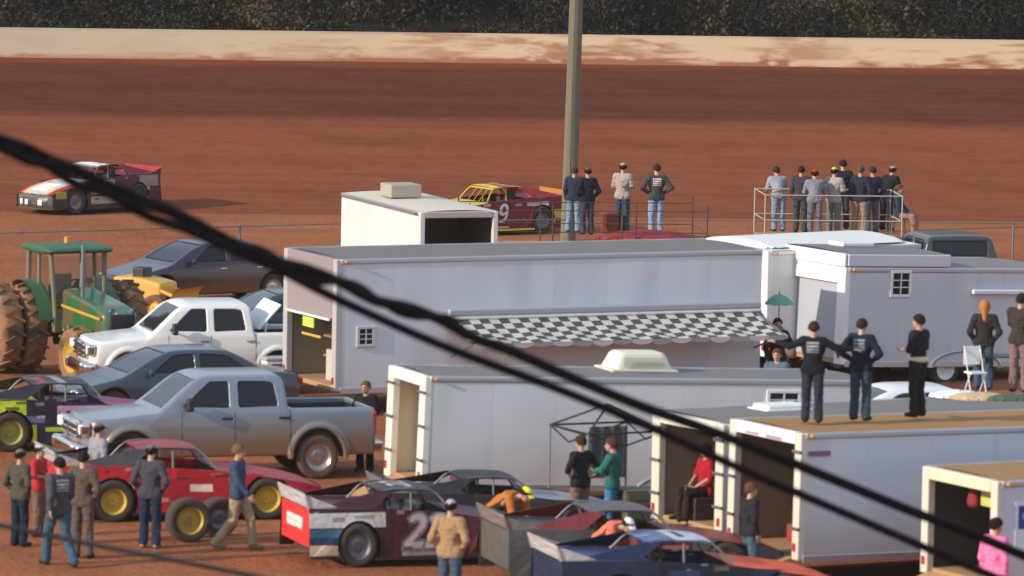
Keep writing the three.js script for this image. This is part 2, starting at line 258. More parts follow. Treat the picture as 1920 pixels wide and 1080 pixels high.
// origin: base centre; local x runs from the rear door (-) to the front (+); z+ is the near side
function trailer(o) {
  const { W = 2.4, L = 7, H = 2.5, clear = .45, yaw = .4, pitch = 0, corner, name = 'enclosed_trailer' } = o;
  const g = thing(name, o.label, 'trailer', new THREE.Vector3(), yaw, 'enclosed trailers parked in the pits');
  if (pitch) { g.rotation.order = 'YXZ'; g.rotation.z = -pitch; }
  g.updateMatrixWorld(); const cw = new THREE.Vector3(-L / 2, H, W / 2).applyQuaternion(g.quaternion); g.position.copy(corner).sub(cw);
  const tint = o.tint || [.70, .70, .69], sm = vmat(.42, .0, { clearcoat: .25, clearcoatRoughness: .3 }), bodyH = H - clear, yb = clear, x0 = -L / 2, dirt = o.dirt ?? .5;
  const n = Math.max(2, Math.round(L / 1.22)), pw = L / n;
  const skin = (geo, seed) => colours(geo, (x, y, z) => { const d = dirt * smooth(yb + 1.0, yb - .1, y + .35 * (fbm(x * 1.3, y * 1.5, seed) - .5)), k = 1 - .10 * fbm(x * .8, y * .25, seed + 3) - .10 * smooth(.55, .8, fbm(x * 3.1, y * .22, seed + 5)) * smooth(yb, H, y); return [lerp(tint[0], .36, d) * k, lerp(tint[1], .22, d) * k, lerp(tint[2], .13, d) * k]; });
  const hole = o.window;
  for (let i = 0; i < n; i++) { const q = panelGeo(pw - .002, bodyH - .17, i + (o.seed || 0) * 5); q.translate(x0 + pw * (i + .5), yb + bodyH / 2 + .005, W / 2 - .018); add(g, 'side_panel', skin(q, i), sm); }
  add(g, 'far_side', skin(new THREE.BoxGeometry(L, bodyH - .02, .04, 12, 6, 1).translate(0, yb + bodyH / 2, -W / 2 + .02), 9), sm);
  add(g, 'front_wall', skin(new THREE.BoxGeometry(.05, bodyH - .04, W - .1, 1, 6, 6).translate(L / 2 - .03, yb + bodyH / 2, 0), 4), sm);
  add(g, 'interior_lining', [box(L - .2, bodyH - .2, .02, 0, yb + bodyH / 2, W / 2 - .06), box(L - .2, bodyH - .2, .02, 0, yb + bodyH / 2, -W / 2 + .06), box(.02, bodyH - .2, W - .16, L / 2 - .09, yb + bodyH / 2, 0)], o.lining || mat(.42, .37, .30, .7));
  add(g, 'floor', box(L - .02, .09, W - .09, 0, yb + .05, 0), M.ply);
  // roof: slightly crowned sheet between rounded aluminium rails
  const rm = o.roof || mat(.42, .42, .42, .45, .2);
  add(g, 'roof', slab(Math.round(L * 2), 8, (u, v) => [lerp(-L / 2 + .02, L / 2 - .02, u), H - .012 + .035 * Math.sin(v * Math.PI) + .008 * Math.sin(u * L * 5.15), lerp(W / 2 - .03, -W / 2 + .03, v)], .02), rm);
  const tr = o.trim || M.alu;
  for (const s of [-1, 1]) add(g, 'roof_rail', new RoundedBoxGeometry(L + .02, .11, .07, 3, .03).translate(0, H - .055, s * (W / 2 - .012)), tr);
  for (const s of [-1, 1]) add(g, 'bottom_rail', box(L, .13, .06, 0, yb + .025, s * (W / 2 - .01), .015), tr);
  // rear frame
  const pm = o.postMat || M.white, pw2 = o.postW || .2;
  for (const s of [-1, 1]) add(g, 'rear_post', box(.14, bodyH - .02, pw2, x0 - .03, yb + bodyH / 2, s * (W / 2 - pw2 / 2 + .006), .02), pm);
  const hh = o.headH || .2; add(g, 'rear_header', box(.15, hh, W - pw2 * 2 - .004, x0 - .03, H - .005 - hh / 2, 0, .02), o.headMat || pm);
  for (const s of [-1, 1]) for (const k of [.25, .55, .85]) if (o.hinges) add(g, 'door_hinge', box(.05, .05, pw2 + .05, x0 - .11, yb + bodyH * k, s * (W / 2 - pw2 / 2), .008), M.steel);
  for (const s of [-1, 1]) { add(g, 'tail_light', box(.03, .14, .08, x0 - .11, yb + .22, s * (W / 2 - .1), .01), M.red); add(g, 'marker_light', box(.06, .05, .1, x0 + .1, H - .055, s * (W / 2 + .03), .015), s > 0 ? M.amber : M.red); }
  // running gear
  for (const s of [-1, 1]) { for (const k of [-.45, .45]) { const w = add(g, 'wheel', wheelTyre(.36, .22), M.rubber); w.position.set(L * .08 + k, .36, s * (W / 2 - .16)); add(w, 'rim', wheelRim(.36, .22), M.white); } add(g, 'fender', new THREE.TorusGeometry(.44, .05, 6, 16, Math.PI).scale(2.0, .8, 2).translate(L * .08, .4, s * (W / 2 - .06)), M.alu); }
  add(g, 'tongue', [bar([L / 2, yb, .7], [L / 2 + 1.3, yb - .02, 0], .05), bar([L / 2, yb, -.7], [L / 2 + 1.3, yb - .02, 0], .05), bar([L / 2 + 1.1, 0, .0], [L / 2 + 1.1, yb + .3, 0], .04)], M.steel);
  if (o.ramp) { const len = o.ramp, a = Math.asin(Math.min(.95, yb / len)); const q = new RoundedBoxGeometry(len, .07, W - pw2 * 2, 2, .015); q.translate(-len / 2, 0, 0); q.rotateZ(a); q.translate(x0 - .06, yb + .02, 0); add(g, 'ramp_door', q, o.rampMat || M.ply); }
  if (o.doorClosed) add(g, 'rear_door', box(.06, bodyH - .3, W - pw2 * 2 - .02, x0 + .02, yb + bodyH / 2 - .05, 0, .01), o.doorClosed);
  if (o.inner) { add(g, 'inner_wall', box(.05, bodyH - .22, W - .16, x0 + o.inner, yb + bodyH / 2, 0), o.innerMat || M.tan); }
  (o.vents || []).forEach(([t, w, h, l, m, cx = 0]) => { const v = add(g, 'roof_vent', [new RoundedBoxGeometry(l, h, w, 4, Math.min(h * .45, .16)).translate(x0 + t, H + h / 2 + .02, cx), box(l + .12, .03, w + .12, x0 + t, H + .03, cx, .01)], m || M.cream); });
  g.userData.dims = { W, L, H, clear };
  g.local = (x, y, z) => g.localToWorld(new THREE.Vector3(x, y, z));
  g.updateMatrixWorld(true);
  return g;
}
function sideWindow(g, t, y, w, h, frame = M.white) { // sliding window on the near side
  const { L, W } = g.userData.dims, x = -L / 2 + t, f = add(g, 'window', [box(w + .12, .06, .04, x, y + h / 2 + .03, W / 2 + .012, .012), box(w + .12, .06, .04, x, y - h / 2 - .03, W / 2 + .012, .012), box(.06, h, .04, x - w / 2 - .03, y, W / 2 + .012), box(.06, h, .04, x + w / 2 + .03, y, W / 2 + .012)], frame);
  for (const i of [-1, 1]) add(f, 'pane', box(w / 2 - .012, h, .012, x + i * w / 4, y, W / 2 + .006), M.glass);
  add(f, 'mullion', [box(.024, h, .03, x, y, W / 2 + .012), box(w, .02, .026, x, y + h / 6, W / 2 + .011), box(w, .02, .026, x, y - h / 6, W / 2 + .011)], frame);
}
const wheelTyre = (r, w) => { const pts = [[r * .62, -w * .42], [r * .8, -w * .5], [r * .95, -w * .46], [r, -w * .3], [r, w * .3], [r * .95, w * .46], [r * .8, w * .5], [r * .62, w * .42]].map(([a, b]) => new THREE.Vector2(a, b)); return new THREE.LatheGeometry(pts, 28).rotateX(Math.PI / 2); };
const wheelRim = (r, w, dish = .3) => { const g = []; g.push(new THREE.LatheGeometry([[0, w * dish - .03], [r * .2, w * dish - .02], [r * .25, w * (dish - .12)], [r * .5, w * (dish - .2)], [r * .58, w * .36], [r * .64, w * .43]].map(([a, b]) => new THREE.Vector2(Math.max(a, .001), b)), 24).rotateX(Math.PI / 2)); const m = g[0].clone().rotateX(Math.PI); g.push(m); for (let i = 0; i < 6; i++) for (const s of [1, -1]) g.push(cyl(r * .045, .03, Math.cos(i * 1.047) * r * .14, Math.sin(i * 1.047) * r * .14, s * (w * dish - .005), 'z', 6)); return mergeGeometries(g.map((q) => { const n = q.toNonIndexed(); return n; })); };

// ---------------------------------------------------------------- pickups and cars
// local: nose at x = -2.95, tail at +2.95, y up, near side z+ ; shapes are distance functions so that edges are rounded
const PK = (() => {
  const T = (x) => x + 2.95, top = (t) => t < 1.75 ? lerp(1.13, 1.24, smooth(.1, 1.7, t)) : t < 4.15 ? 1.29 : 1.31;
  const wheelX = [1.02, 4.72];
  const cab = (t, y, z) => { const az = Math.abs(z); return smax(smax(smax(az - (.95 - .28 * Math.max(0, y - 1.25)), ((1.5 + (y - 1.22) * 1.25) - t) * .63, .08), t - (4.13 - .14 * (y - 1.25)), .06), smax(y - 1.93 + .05 * z * z + .05 * smooth(2.7, 1.9, t), .9 - y, .02), .16); };
  const solid = (x, y, z) => {
    const t = T(x), az = Math.abs(z), side = az - (.985 - .10 * Math.pow(Math.abs(y - .82) / .5, 2) * .6 - .14 * Math.pow(Math.max(0, .9 - t) / .9, 2));
    let lower = smax(smax(side, .1 + .16 * z * z - t + .04 * smooth(.8, 1.15, y), .09), t - 5.86, .07); lower = smax(lower, y - top(t) - .03 * (1 - z * z) * (t < 1.75 ? 1.4 : 0), .09); lower = smax(lower, .44 - y, .05);
    let d = smin(lower, cab(t, y, z), .05);
    for (const w of wheelX) d = smin(d, smax(Math.hypot(t - w, y - .44) - .60, smax(az - 1.015, .6 - az, .04), .06), .05);
    for (const w of wheelX) d = smax(d, -smax(Math.hypot(t - w, y - .44) - .50, .5 - az, .02), .03);
    return smax(d, -Math.max(Math.max(4.24 - t, t - 5.76), Math.max(az - .80, .85 - y)), .03);
  };
  const wins = (t, y, z) => {
    const az = Math.abs(z), side = Math.max(.5 - az, Math.min(poly(t, y, [[2.02, 1.35], [2.96, 1.34], [2.96, 1.80], [2.58, 1.80]]), poly(t, y, [[3.14, 1.34], [3.92, 1.35], [3.84, 1.78], [3.14, 1.80]])));
    const ws = Math.max(Math.max(az - .74 + .2 * (y - 1.3), 1.33 - y), Math.max(y - 1.83, t - (1.5 + (y - 1.22) * 1.25 + .16)));
    const bl = Math.max(Math.max(az - .66, 1.45 - y), Math.max(y - 1.80, 3.97 - t));
    return Math.min(side, ws, bl);
  };
  const body = iso((x, y, z) => { const d = solid(x, y, z); return d < -.2 || d > .3 ? d : Math.max(d, -Math.max(wins(T(x), y, z), -(d + .035))); }, [-3, .38, -1.06], [3, 2.0, 1.06], .026);
  const glass = iso((x, y, z) => Math.max(solid(x, y, z) + .014, wins(T(x), y, z) + .0), [-1.6, 1.24, -1.0], [1.3, 1.95, 1.0], .026);
  const seams = []; for (const tt of [2.0, 3.05, 4.15]) seams.push(iso((x, y, z) => Math.max(Math.max(solid(x, y, z) - .004, -solid(x, y, z) - .05), Math.max(Math.abs(T(x) - tt - (tt < 2.5 ? .0 : 0)) - .009, Math.max(.9 - Math.abs(z), Math.max(.52 - y, y - (tt > 4 ? 1.3 : 1.28))))), [tt - 2.95 - .03, .45, .88], [tt - 2.95 + .03, 1.35, 1.03], .012));
  return { body, glass, seams };
})();
function dirty(geo, base, dirtCol, lo, hi, amt) { return colours(geo.clone(), (x, y, z) => { const d = amt * smooth(hi, lo, y + .3 * (fbm(x * 1.5 + 9, y * 2.5 + z, 3) - .5)); return [0, 1, 2].map((i) => lerp(base[i], dirtCol[i], d)); }); }
const paint = (rough = .3, metal = 0) => vmat(rough, metal, { clearcoat: .45, clearcoatRoughness: .15 });
function wheel(parent, x, y, z, r, w, rimMat, tyreMat = M.rubber) { const t = add(parent, 'wheel', wheelTyre(r, w), tyreMat); t.position.set(x, y, z); add(t, 'rim', wheelRim(r, w), rimMat); return t; }
function pickup(o) {
  const g = thing('pickup_truck', o.label, 'pickup truck', o.pos, o.yaw, 'pickup trucks parked in the pits');
  add(g, 'body', dirty(PK.body, o.colour, [.27, .18, .11], .45, o.dirtTop || 1.1, o.dirt ?? .7), paint(o.rough ?? .3, o.metal ?? 0));
  add(g, 'window_glass', PK.glass, M.glass);
  for (const s of PK.seams) add(g, 'door_seam', s, M.black);
  const tyre = o.tyre || M.rubber;
  for (const s of [-1, 1]) for (const x of [-1.93, 1.77]) wheel(g, x, .41, s * .84, .41, .28, o.rim || mat(.5, .47, .44, .3, .8), tyre);
  // nose
  add(g, 'grille', [box(.08, .34, 1.05, -2.87, .93, 0, .03), ...[0, 1, 2].map((i) => box(.06, .05, 1.0, -2.92, .82 + .11 * i, 0, .02)), box(.07, .34, .08, -2.92, .93, 0, .02)], o.grille || M.chrome);
  add(g, 'grille_mesh', [box(.02, .08, .96, -2.915, .875, 0), box(.02, .08, .96, -2.915, .985, 0)], M.black);
  for (const s of [-1, 1]) { const h = add(g, 'headlight', new RoundedBoxGeometry(.2, .24, .36, 3, .06).rotateY(-s * .28).translate(-2.79, .97, s * .72), M.chrome); add(h, 'lens', new RoundedBoxGeometry(.06, .18, .28, 3, .025).rotateY(-s * .28).translate(-2.885, .97, s * .71), mat(.9, .9, .88, .08, 0, { clearcoat: 1 })); }
  add(g, 'front_bumper', [new RoundedBoxGeometry(.26, .26, 1.3, 4, .08).translate(-2.92, .58, 0), ...[-1, 1].map((s) => new RoundedBoxGeometry(.3, .26, .5, 4, .08).rotateY(-s * .42).translate(-2.82, .58, s * .78))], M.chrome);
  add(g, 'rear_bumper', new RoundedBoxGeometry(.2, .2, 1.86, 3, .05).translate(2.98, .58, 0), M.chrome);
  for (const s of [-1, 1]) { add(g, 'tail_light', new RoundedBoxGeometry(.09, .42, .15, 2, .025).translate(2.88, 1.02, s * .885), M.red);
    const m = add(g, 'mirror', [new RoundedBoxGeometry(.13, .24, .18, 3, .04).translate(-.84, 1.42, s * 1.13), bar([-.86, 1.34, s * .93], [-.84, 1.38, s * 1.1], .025)], o.mirror || M.black);
    for (const x of [-.05, 1.08]) add(g, 'door_handle', [new RoundedBoxGeometry(.2, .035, .03, 2, .012).translate(x, 1.14, s * .985), box(.22, .06, .01, x, 1.135, s * .964)], o.handle || M.black); }
  add(g, 'tailgate_handle', box(.03, .06, .25, 2.92, 1.12, 0, .01), M.black);
  add(g, 'chassis', [box(5.2, .16, .9, 0, .5, 0), box(.3, .3, 1.4, -1.93, .42, 0), box(.3, .3, 1.4, 1.77, .42, 0)], M.dark);
  add(g, 'bed_liner', [box(1.52, .02, 1.58, 2.05, .862, 0), box(1.52, .34, .012, 2.05, 1.04, -.792), box(1.52, .34, .012, 2.05, 1.04, .792)], M.dark);
  if (o.spot) add(g, 'roof_lights', [-.5, 0, .5].map((z) => box(.12, .05, .1, -.35, 1.94, z, .02)), M.amber);
  return g;
}
const SD = (() => { // long low saloon car
  const T = (x) => x + 2.45;
  const cab = (t, y, z) => smax(smax(Math.abs(z) - (.86 - .38 * Math.max(0, y - .92)), ((1.15 + (y - .9) * 1.75) - t) * .5, .08), smax(t - (4.25 - (y - .9) * 1.75), smax(y - 1.42 + .05 * z * z + .06 * Math.pow((t - 2.65) / 1.2, 2), .6 - y, .02) * 1, .14) * .75, .16);
  const solid = (x, y, z) => { const t = T(x), az = Math.abs(z);
    let lo = smax(smax(az - (.92 - .07 * Math.pow((y - .6) / .35, 2) - .16 * Math.pow(Math.max(0, 1 - t), 2) - .12 * Math.pow(Math.max(0, t - 4.1), 2)), .06 + .2 * z * z - t, .14), t - 4.86 + .12 * z * z, .14);
    lo = smax(lo, y - lerp(lerp(.68, .93, smooth(-.1, 1.5, t)), .96, smooth(2, 4, t)) + .05 * smooth(4.3, 4.9, t), .12); lo = smax(lo, .22 - y, .06);
    let d = smin(lo, cab(t, y, z), .07); for (const w of [.95, 3.85]) d = smax(d, -smax(Math.hypot(t - w, y - .33) - .38, .45 - az, .02), .03); return d; };
  const wins = (t, y, z) => { const az = Math.abs(z); return Math.min(Math.max(.4 - az, Math.min(poly(t, y, [[1.75, .98], [2.62, .98], [2.62, 1.32], [2.2, 1.30]]), poly(t, y, [[2.74, .98], [3.75, .99], [3.3, 1.29], [2.74, 1.32]]))), Math.max(Math.max(az - .66 + .3 * (y - .98), .97 - y), Math.max(y - 1.34, Math.min(t - (1.15 + (y - .9) * 1.75 + .2), (4.25 - (y - .9) * 1.75 - .2) - t)))); };
  return { body: iso((x, y, z) => { const d = solid(x, y, z); return Math.max(d, -Math.max(wins(T(x), y, z), -(d + .03))); }, [-2.55, .16, -.98], [2.55, 1.5, .98], .026), glass: iso((x, y, z) => Math.max(solid(x, y, z) + .012, wins(T(x), y, z)), [-1.5, .9, -.9], [2.0, 1.45, .9], .026) };
})();
function saloon(o) {
  const g = thing(o.name || 'saloon_car', o.label, 'car', o.pos, o.yaw, 'cars parked in the pits');
  add(g, 'body', dirty(SD.body, o.colour, [.25, .15, .1], .2, .8, .6), paint(.28, .1)); add(g, 'window_glass', SD.glass, M.glass);
  for (const s of [-1, 1]) { for (const x of [-1.5, 1.4]) wheel(g, x, .33, s * .77, .33, .22, M.alu);
    add(g, 'headlight', new RoundedBoxGeometry(.2, .12, .34, 3, .05).rotateY(-s * .4).translate(-2.2, .62, s * .6), M.chrome); add(g, 'tail_light', new RoundedBoxGeometry(.1, .14, .4, 3, .04).translate(2.36, .78, s * .6), M.red);
    add(g, 'mirror', new RoundedBoxGeometry(.1, .12, .18, 3, .04).translate(-.78, 1.0, s * .98), mat(...o.colour, .3)); for (const x of [.05, 1.0]) add(g, 'door_handle', box(.16, .03, .03, x, .82, s * .905, .01), M.chrome); }
  add(g, 'grille', box(.06, .16, .8, -2.4, .5, 0, .02), M.black);
  return g;
}
// ---------------------------------------------------------------- dirt-track race cars: slab sides, sloping nose, high deck and spoiler
// local: nose at x = -2.45, tail +2.45 ; t runs from 0 at the nose to 4.9
const RC = (() => {
  const X = (t) => t - 2.45, topY = (t) => t < .5 ? lerp(.52, .66, t / .5) : t < 2 ? lerp(.66, .88, (t - .5) / 1.5) : t < 3.3 ? lerp(.88, .97, (t - 2) / 1.3) : lerp(.97, 1.0, (t - 3.3) / 1.5);
  const wAt = (t, y) => .99 - .11 * clamp((y - .35) / .6) - .13 * Math.pow(clamp((.9 - t) / .9), 1.5);
  function side(t0, t1, arch, bottom = .16) { // side skin with its wheel opening, bent to the body's plan
    const s = new THREE.Shape(), N = 14; s.moveTo(t0, bottom);
    if (arch) { const [c, r] = arch, yb = bottom, a0 = Math.asin((yb - .36) / r); s.lineTo(c - r * Math.cos(a0), yb); for (let i = 0; i <= 18; i++) { const a = Math.PI - a0 - (Math.PI - 2 * a0) * i / 18; s.lineTo(c + r * Math.cos(a), .36 + r * Math.sin(a)); } }
    s.lineTo(t1, bottom); for (let i = 0; i <= N; i++) { const t = lerp(t1, t0, i / N); s.lineTo(t, topY(t)); }
    const g = new THREE.ExtrudeGeometry(s, { depth: .018, bevelEnabled: false, curveSegments: 4 }), p = g.attributes.position, uv = g.attributes.uv;
    for (let i = 0; i < p.count; i++) { const t = p.getX(i), y = p.getY(i); uv.setXY(i, (t - t0) / (t1 - t0), (y - bottom) / (1 - bottom)); p.setXYZ(i, X(t), y, p.getZ(i) - .018 + wAt(t, y)); }
    g.computeVertexNormals(); return g;
  }
  const mir = (g) => { const m = g.clone(); m.scale(1, 1, -1); const p = m.index ? m.toNonIndexed() : m; for (const k of ['position', 'normal', 'uv']) { const a = p.attributes[k]; for (let i = 0; i < a.count; i += 3) for (let c = 0; c < a.itemSize; c++) { const q = a.getComponent(i + 1, c); a.setComponent(i + 1, c, a.getComponent(i + 2, c)); a.setComponent(i + 2, c, q); } } return p; };
  const hood = slab(16, 12, (u, v) => { const t = lerp(.12, 2.0, u), w = wAt(t, topY(t)) - .002, z = lerp(w, -w, v); return [X(t), topY(t) + .05 * Math.sin(Math.PI * u) * (1 - Math.pow(z / w, 4)) - .004, z]; }, .02);
  const deck = slab(6, 8, (u, v) => { const t = lerp(3.32, 4.78, u), w = wAt(t, topY(t)) - .002, z = lerp(w, -w, v); return [X(t), topY(t) - .004, z]; }, .02);
  const nose = slab(10, 14, (u, v) => { const a = u * 1.35, z = lerp(1, -1, v), w = lerp(.9, .86, u), y = .15 + .375 * Math.pow(u, .85), t = .12 - .14 * (1 - z * z) * (1 - u * .3) - .06 * Math.sin(Math.PI * u) + .14 * Math.pow(Math.abs(z), 6) - .0; return [X(u > .98 ? Math.min(t, .13) : t), y, z * w]; }, .02);
  const roof = slab(10, 8, (u, v) => { const t = lerp(2.3, 3.38, u), z = lerp(.64, -.64, v); return [X(t), 1.25 + .035 * Math.sin(Math.PI * Math.min(1, u * 1.1)) - .05 * z * z, z]; }, .025);
  const sail = (() => { const s = new THREE.Shape(); s.moveTo(3.12, 1.235); s.lineTo(3.38, 1.25); s.lineTo(4.62, 1.01); s.lineTo(3.55, .985); const g = new THREE.ExtrudeGeometry(s, { depth: .015, bevelEnabled: false }), p = g.attributes.position; for (let i = 0; i < p.count; i++) { const y = p.getY(i); p.setXYZ(i, X(p.getX(i)), y, p.getZ(i) + lerp(.86, .62, (y - .985) / .26)); } g.computeVertexNormals(); return g; })();
  const spoilSide = (() => { const s = new THREE.Shape(); s.moveTo(4.2, .99); s.lineTo(4.85, .99); s.lineTo(4.92, 1.22); s.lineTo(4.8, 1.2); return new THREE.ExtrudeGeometry(s, { depth: .012, bevelEnabled: false }).translate(-2.45, 0, .84); })();
  const cage = []; for (const s of [-1, 1]) cage.push(tube([[X(1.98), .86, s * .78], [X(2.3), 1.2, s * .62], [X(2.7), 1.24, s * .6], [X(3.3), 1.23, s * .6], [X(3.6), .95, s * .7]], .022, 20, 7), bar([X(2.75), .3, s * .72], [X(2.75), 1.23, s * .6], .02), bar([X(2.3), .62, s * .84], [X(3.3), .7, s * .84], .02));
  cage.push(bar([X(3.25), 1.21, -.6], [X(3.25), 1.21, .6], .022), bar([X(2.32), 1.2, -.6], [X(2.32), 1.2, .6], .022), bar([X(3.2), .5, -.6], [X(3.25), 1.2, .6], .018)); for (const z of [-.3, 0, .3]) cage.push(bar([X(2.0), .87, z], [X(2.32), 1.2, z], .01));
  const tubNear = [box(1.5, .02, 1.7, X(2.65), .3, 0), box(.02, .55, 1.7, X(1.97), .58, 0), box(.02, .6, 1.7, X(3.36), .6, 0), box(4.4, .06, 1.5, X(2.4), .22, 0)];
  const seat = [new RoundedBoxGeometry(.12, .75, .5, 3, .05).rotateZ(-.18).translate(X(3.02), .72, .32), new RoundedBoxGeometry(.45, .12, .5, 3, .05).translate(X(2.8), .42, .32), new RoundedBoxGeometry(.3, .2, .05, 2, .02).translate(X(2.95), 1.02, .58)];
  const F = { fender: side(.14, 1.72, [1.12, .44]), door: side(1.725, 3.2), quarter: side(3.205, 4.82, [3.86, .43]) };
  const muddy = (g, k = 1) => colours(g, (x, y, z) => { const d = k * clamp(smooth(.75, .05, y + .5 * (fbm(x * 2 + 5, y * 3 + z, 2) - .5)) * .8 + .35 * smooth(.55, .75, fbm(x * 5, y * 7 + z * 5, 8))); return [lerp(1, .62, d), lerp(1, .42, d), lerp(1, .32, d)]; });
  for (const q of [hood, deck, nose, roof, sail, spoilSide]) muddy(q, .7); for (const q of Object.values(F)) muddy(q);
  return { muddy, X, F, FM: Object.fromEntries(Object.entries(F).map(([k, q]) => { const m = mir(q), uv = m.attributes.uv; for (let i = 0; i < uv.count; i++) uv.setX(i, 1 - uv.getX(i)); return [k, m]; })), hood, deck, nose, roof, sail, sailM: mir(sail), spoilSide, cage, tubNear, seat, topY, wAt, mir };
})();
const sheetBump = dataTex(128, 128, (u, v) => .6 * noise(u * 5, v * 4, 1, 5, 4) + .2 * noise(u * 20, v * 20, 2, 20, 20));
const lacq = (c, map) => mat(...(map ? [1, 1, 1] : c), .55, 0, { vertexColors: true, clearcoat: .15, clearcoatRoughness: .4, specularIntensity: .6, bumpMap: sheetBump, bumpScale: .03, ...(map ? { map } : {}) });
const lettering = (w, h, bg, draw) => canvasTex(w, h, (c) => { c.fillStyle = bg; c.fillRect(0, 0, w, h); draw(c, w, h); const r = rng(w + bg.charCodeAt(2) * 7 + bg.charCodeAt(5)); for (let i = 0; i < 7; i++) { c.fillStyle = ['rgba(210,205,200,.55)', 'rgba(30,30,34,.6)', 'rgba(190,160,60,.45)'][i % 3]; c.fillRect(r() * w, r() * h, 10 + r() * 34, 4 + r() * 9); } for (let i = 0; i < 160; i++) { c.fillStyle = 'rgba(120,66,40,' + (.15 + .35 * r()) + ')'; const s = 1 + 5 * r() * r(); c.fillRect(r() * w, h * (1 - r() * r()), s * 1.6, s); } });
const num = (c, s, x, y, px, fill, stroke) => { c.font = 'bold italic ' + px + 'px sans-serif'; c.textAlign = 'center'; c.textBaseline = 'middle'; if (stroke) { c.lineWidth = px * .12; c.strokeStyle = stroke; c.strokeText(s, x, y); } c.fillStyle = fill; c.fillText(s, x, y); };
function raceCar(o) {
  const g = thing('race_car', o.label, 'race car', o.pos, o.yaw, o.lowSpoiler ? 'race cars on the track' : 'race cars standing in the pits'), c = o.c, K = (k, d) => { const q = c[k] || c[d] || c.body; return q.isTexture ? lacq(null, q) : lacq(q); };
  add(g, 'nose', RC.nose, K('nose')); add(g, 'hood', RC.hood, K('hood'));
  for (const k of ['fender', 'door', 'quarter']) { add(g, k, RC.F[k], K(k)); add(g, k, RC.FM[k], K(k)); }
  add(g, 'deck', RC.deck, K('deck')); const rf = add(g, 'roof', RC.roof, K('roof'));
  for (const q of [RC.sail, RC.sailM]) add(g, 'sail_panel', q, K('sail'));
  add(g, 'spoiler', [RC.muddy(new THREE.BoxGeometry(.012, .26, 1.74).rotateZ(-.35).translate(RC.X(4.86), 1.12, 0), .5)], K('spoiler', 'deck'));
  for (const s of [0, 1]) add(g, 'spoiler_end_plate', s ? RC.spoilSide : RC.mir(RC.spoilSide), K('spoiler', 'deck'));
  if (o.lowSpoiler) for (const m of g.children) if (m.name.startsWith('spoiler')) m.position.y = -o.lowSpoiler;
  add(g, 'roll_cage', RC.cage, o.cage || M.steel); add(g, 'cockpit', RC.tubNear, M.dark); add(g, 'seat', RC.seat, M.black);
  for (const s of [-1, 1]) add(g, 'rub_rail', box(2.1, .05, .03, RC.X(2.5), .15, s * .985), o.skirt || M.black);
  for (const s of [-1, 1]) { for (const t of [1.12, 3.86]) { const w = wheel(g, RC.X(t), .37, s * .80, .37, .33, o.rim || M.steel, o.tyre || mat(.045, .034, .028, .95)); if (t < 2 && o.steer) w.rotation.y = o.steer; } }
  add(g, 'axles', [box(.12, .12, 1.4, RC.X(1.12), .37, 0), box(.14, .14, 1.4, RC.X(3.86), .37, 0), box(1.1, .4, .7, RC.X(1.2), .5, 0)], M.dark);
  // front and rear fascia print lies on real boards
  if (o.noseSign) { const b = add(g, 'nose_decal', grid(8, 4, (u, v) => { const z = lerp(-.7, .7, u), y = lerp(.2, .46, v), uu = Math.pow((y - .15) / .375, 1 / .85), zz = z / .88; return [RC.X(.12 - .14 * (1 - zz * zz) * (1 - uu * .3) - .06 * Math.sin(Math.PI * uu) + .14 * Math.pow(Math.abs(zz), 6)) - .008, y, z]; }), mat(1, 1, 1, .4, 0, { map: o.noseSign })); }
  add(g, 'tail_board', RC.muddy(box(.03, .62, 1.7, RC.X(4.8), .66, 0), .4), lacq(c.tail || c.body));
  return g;
}
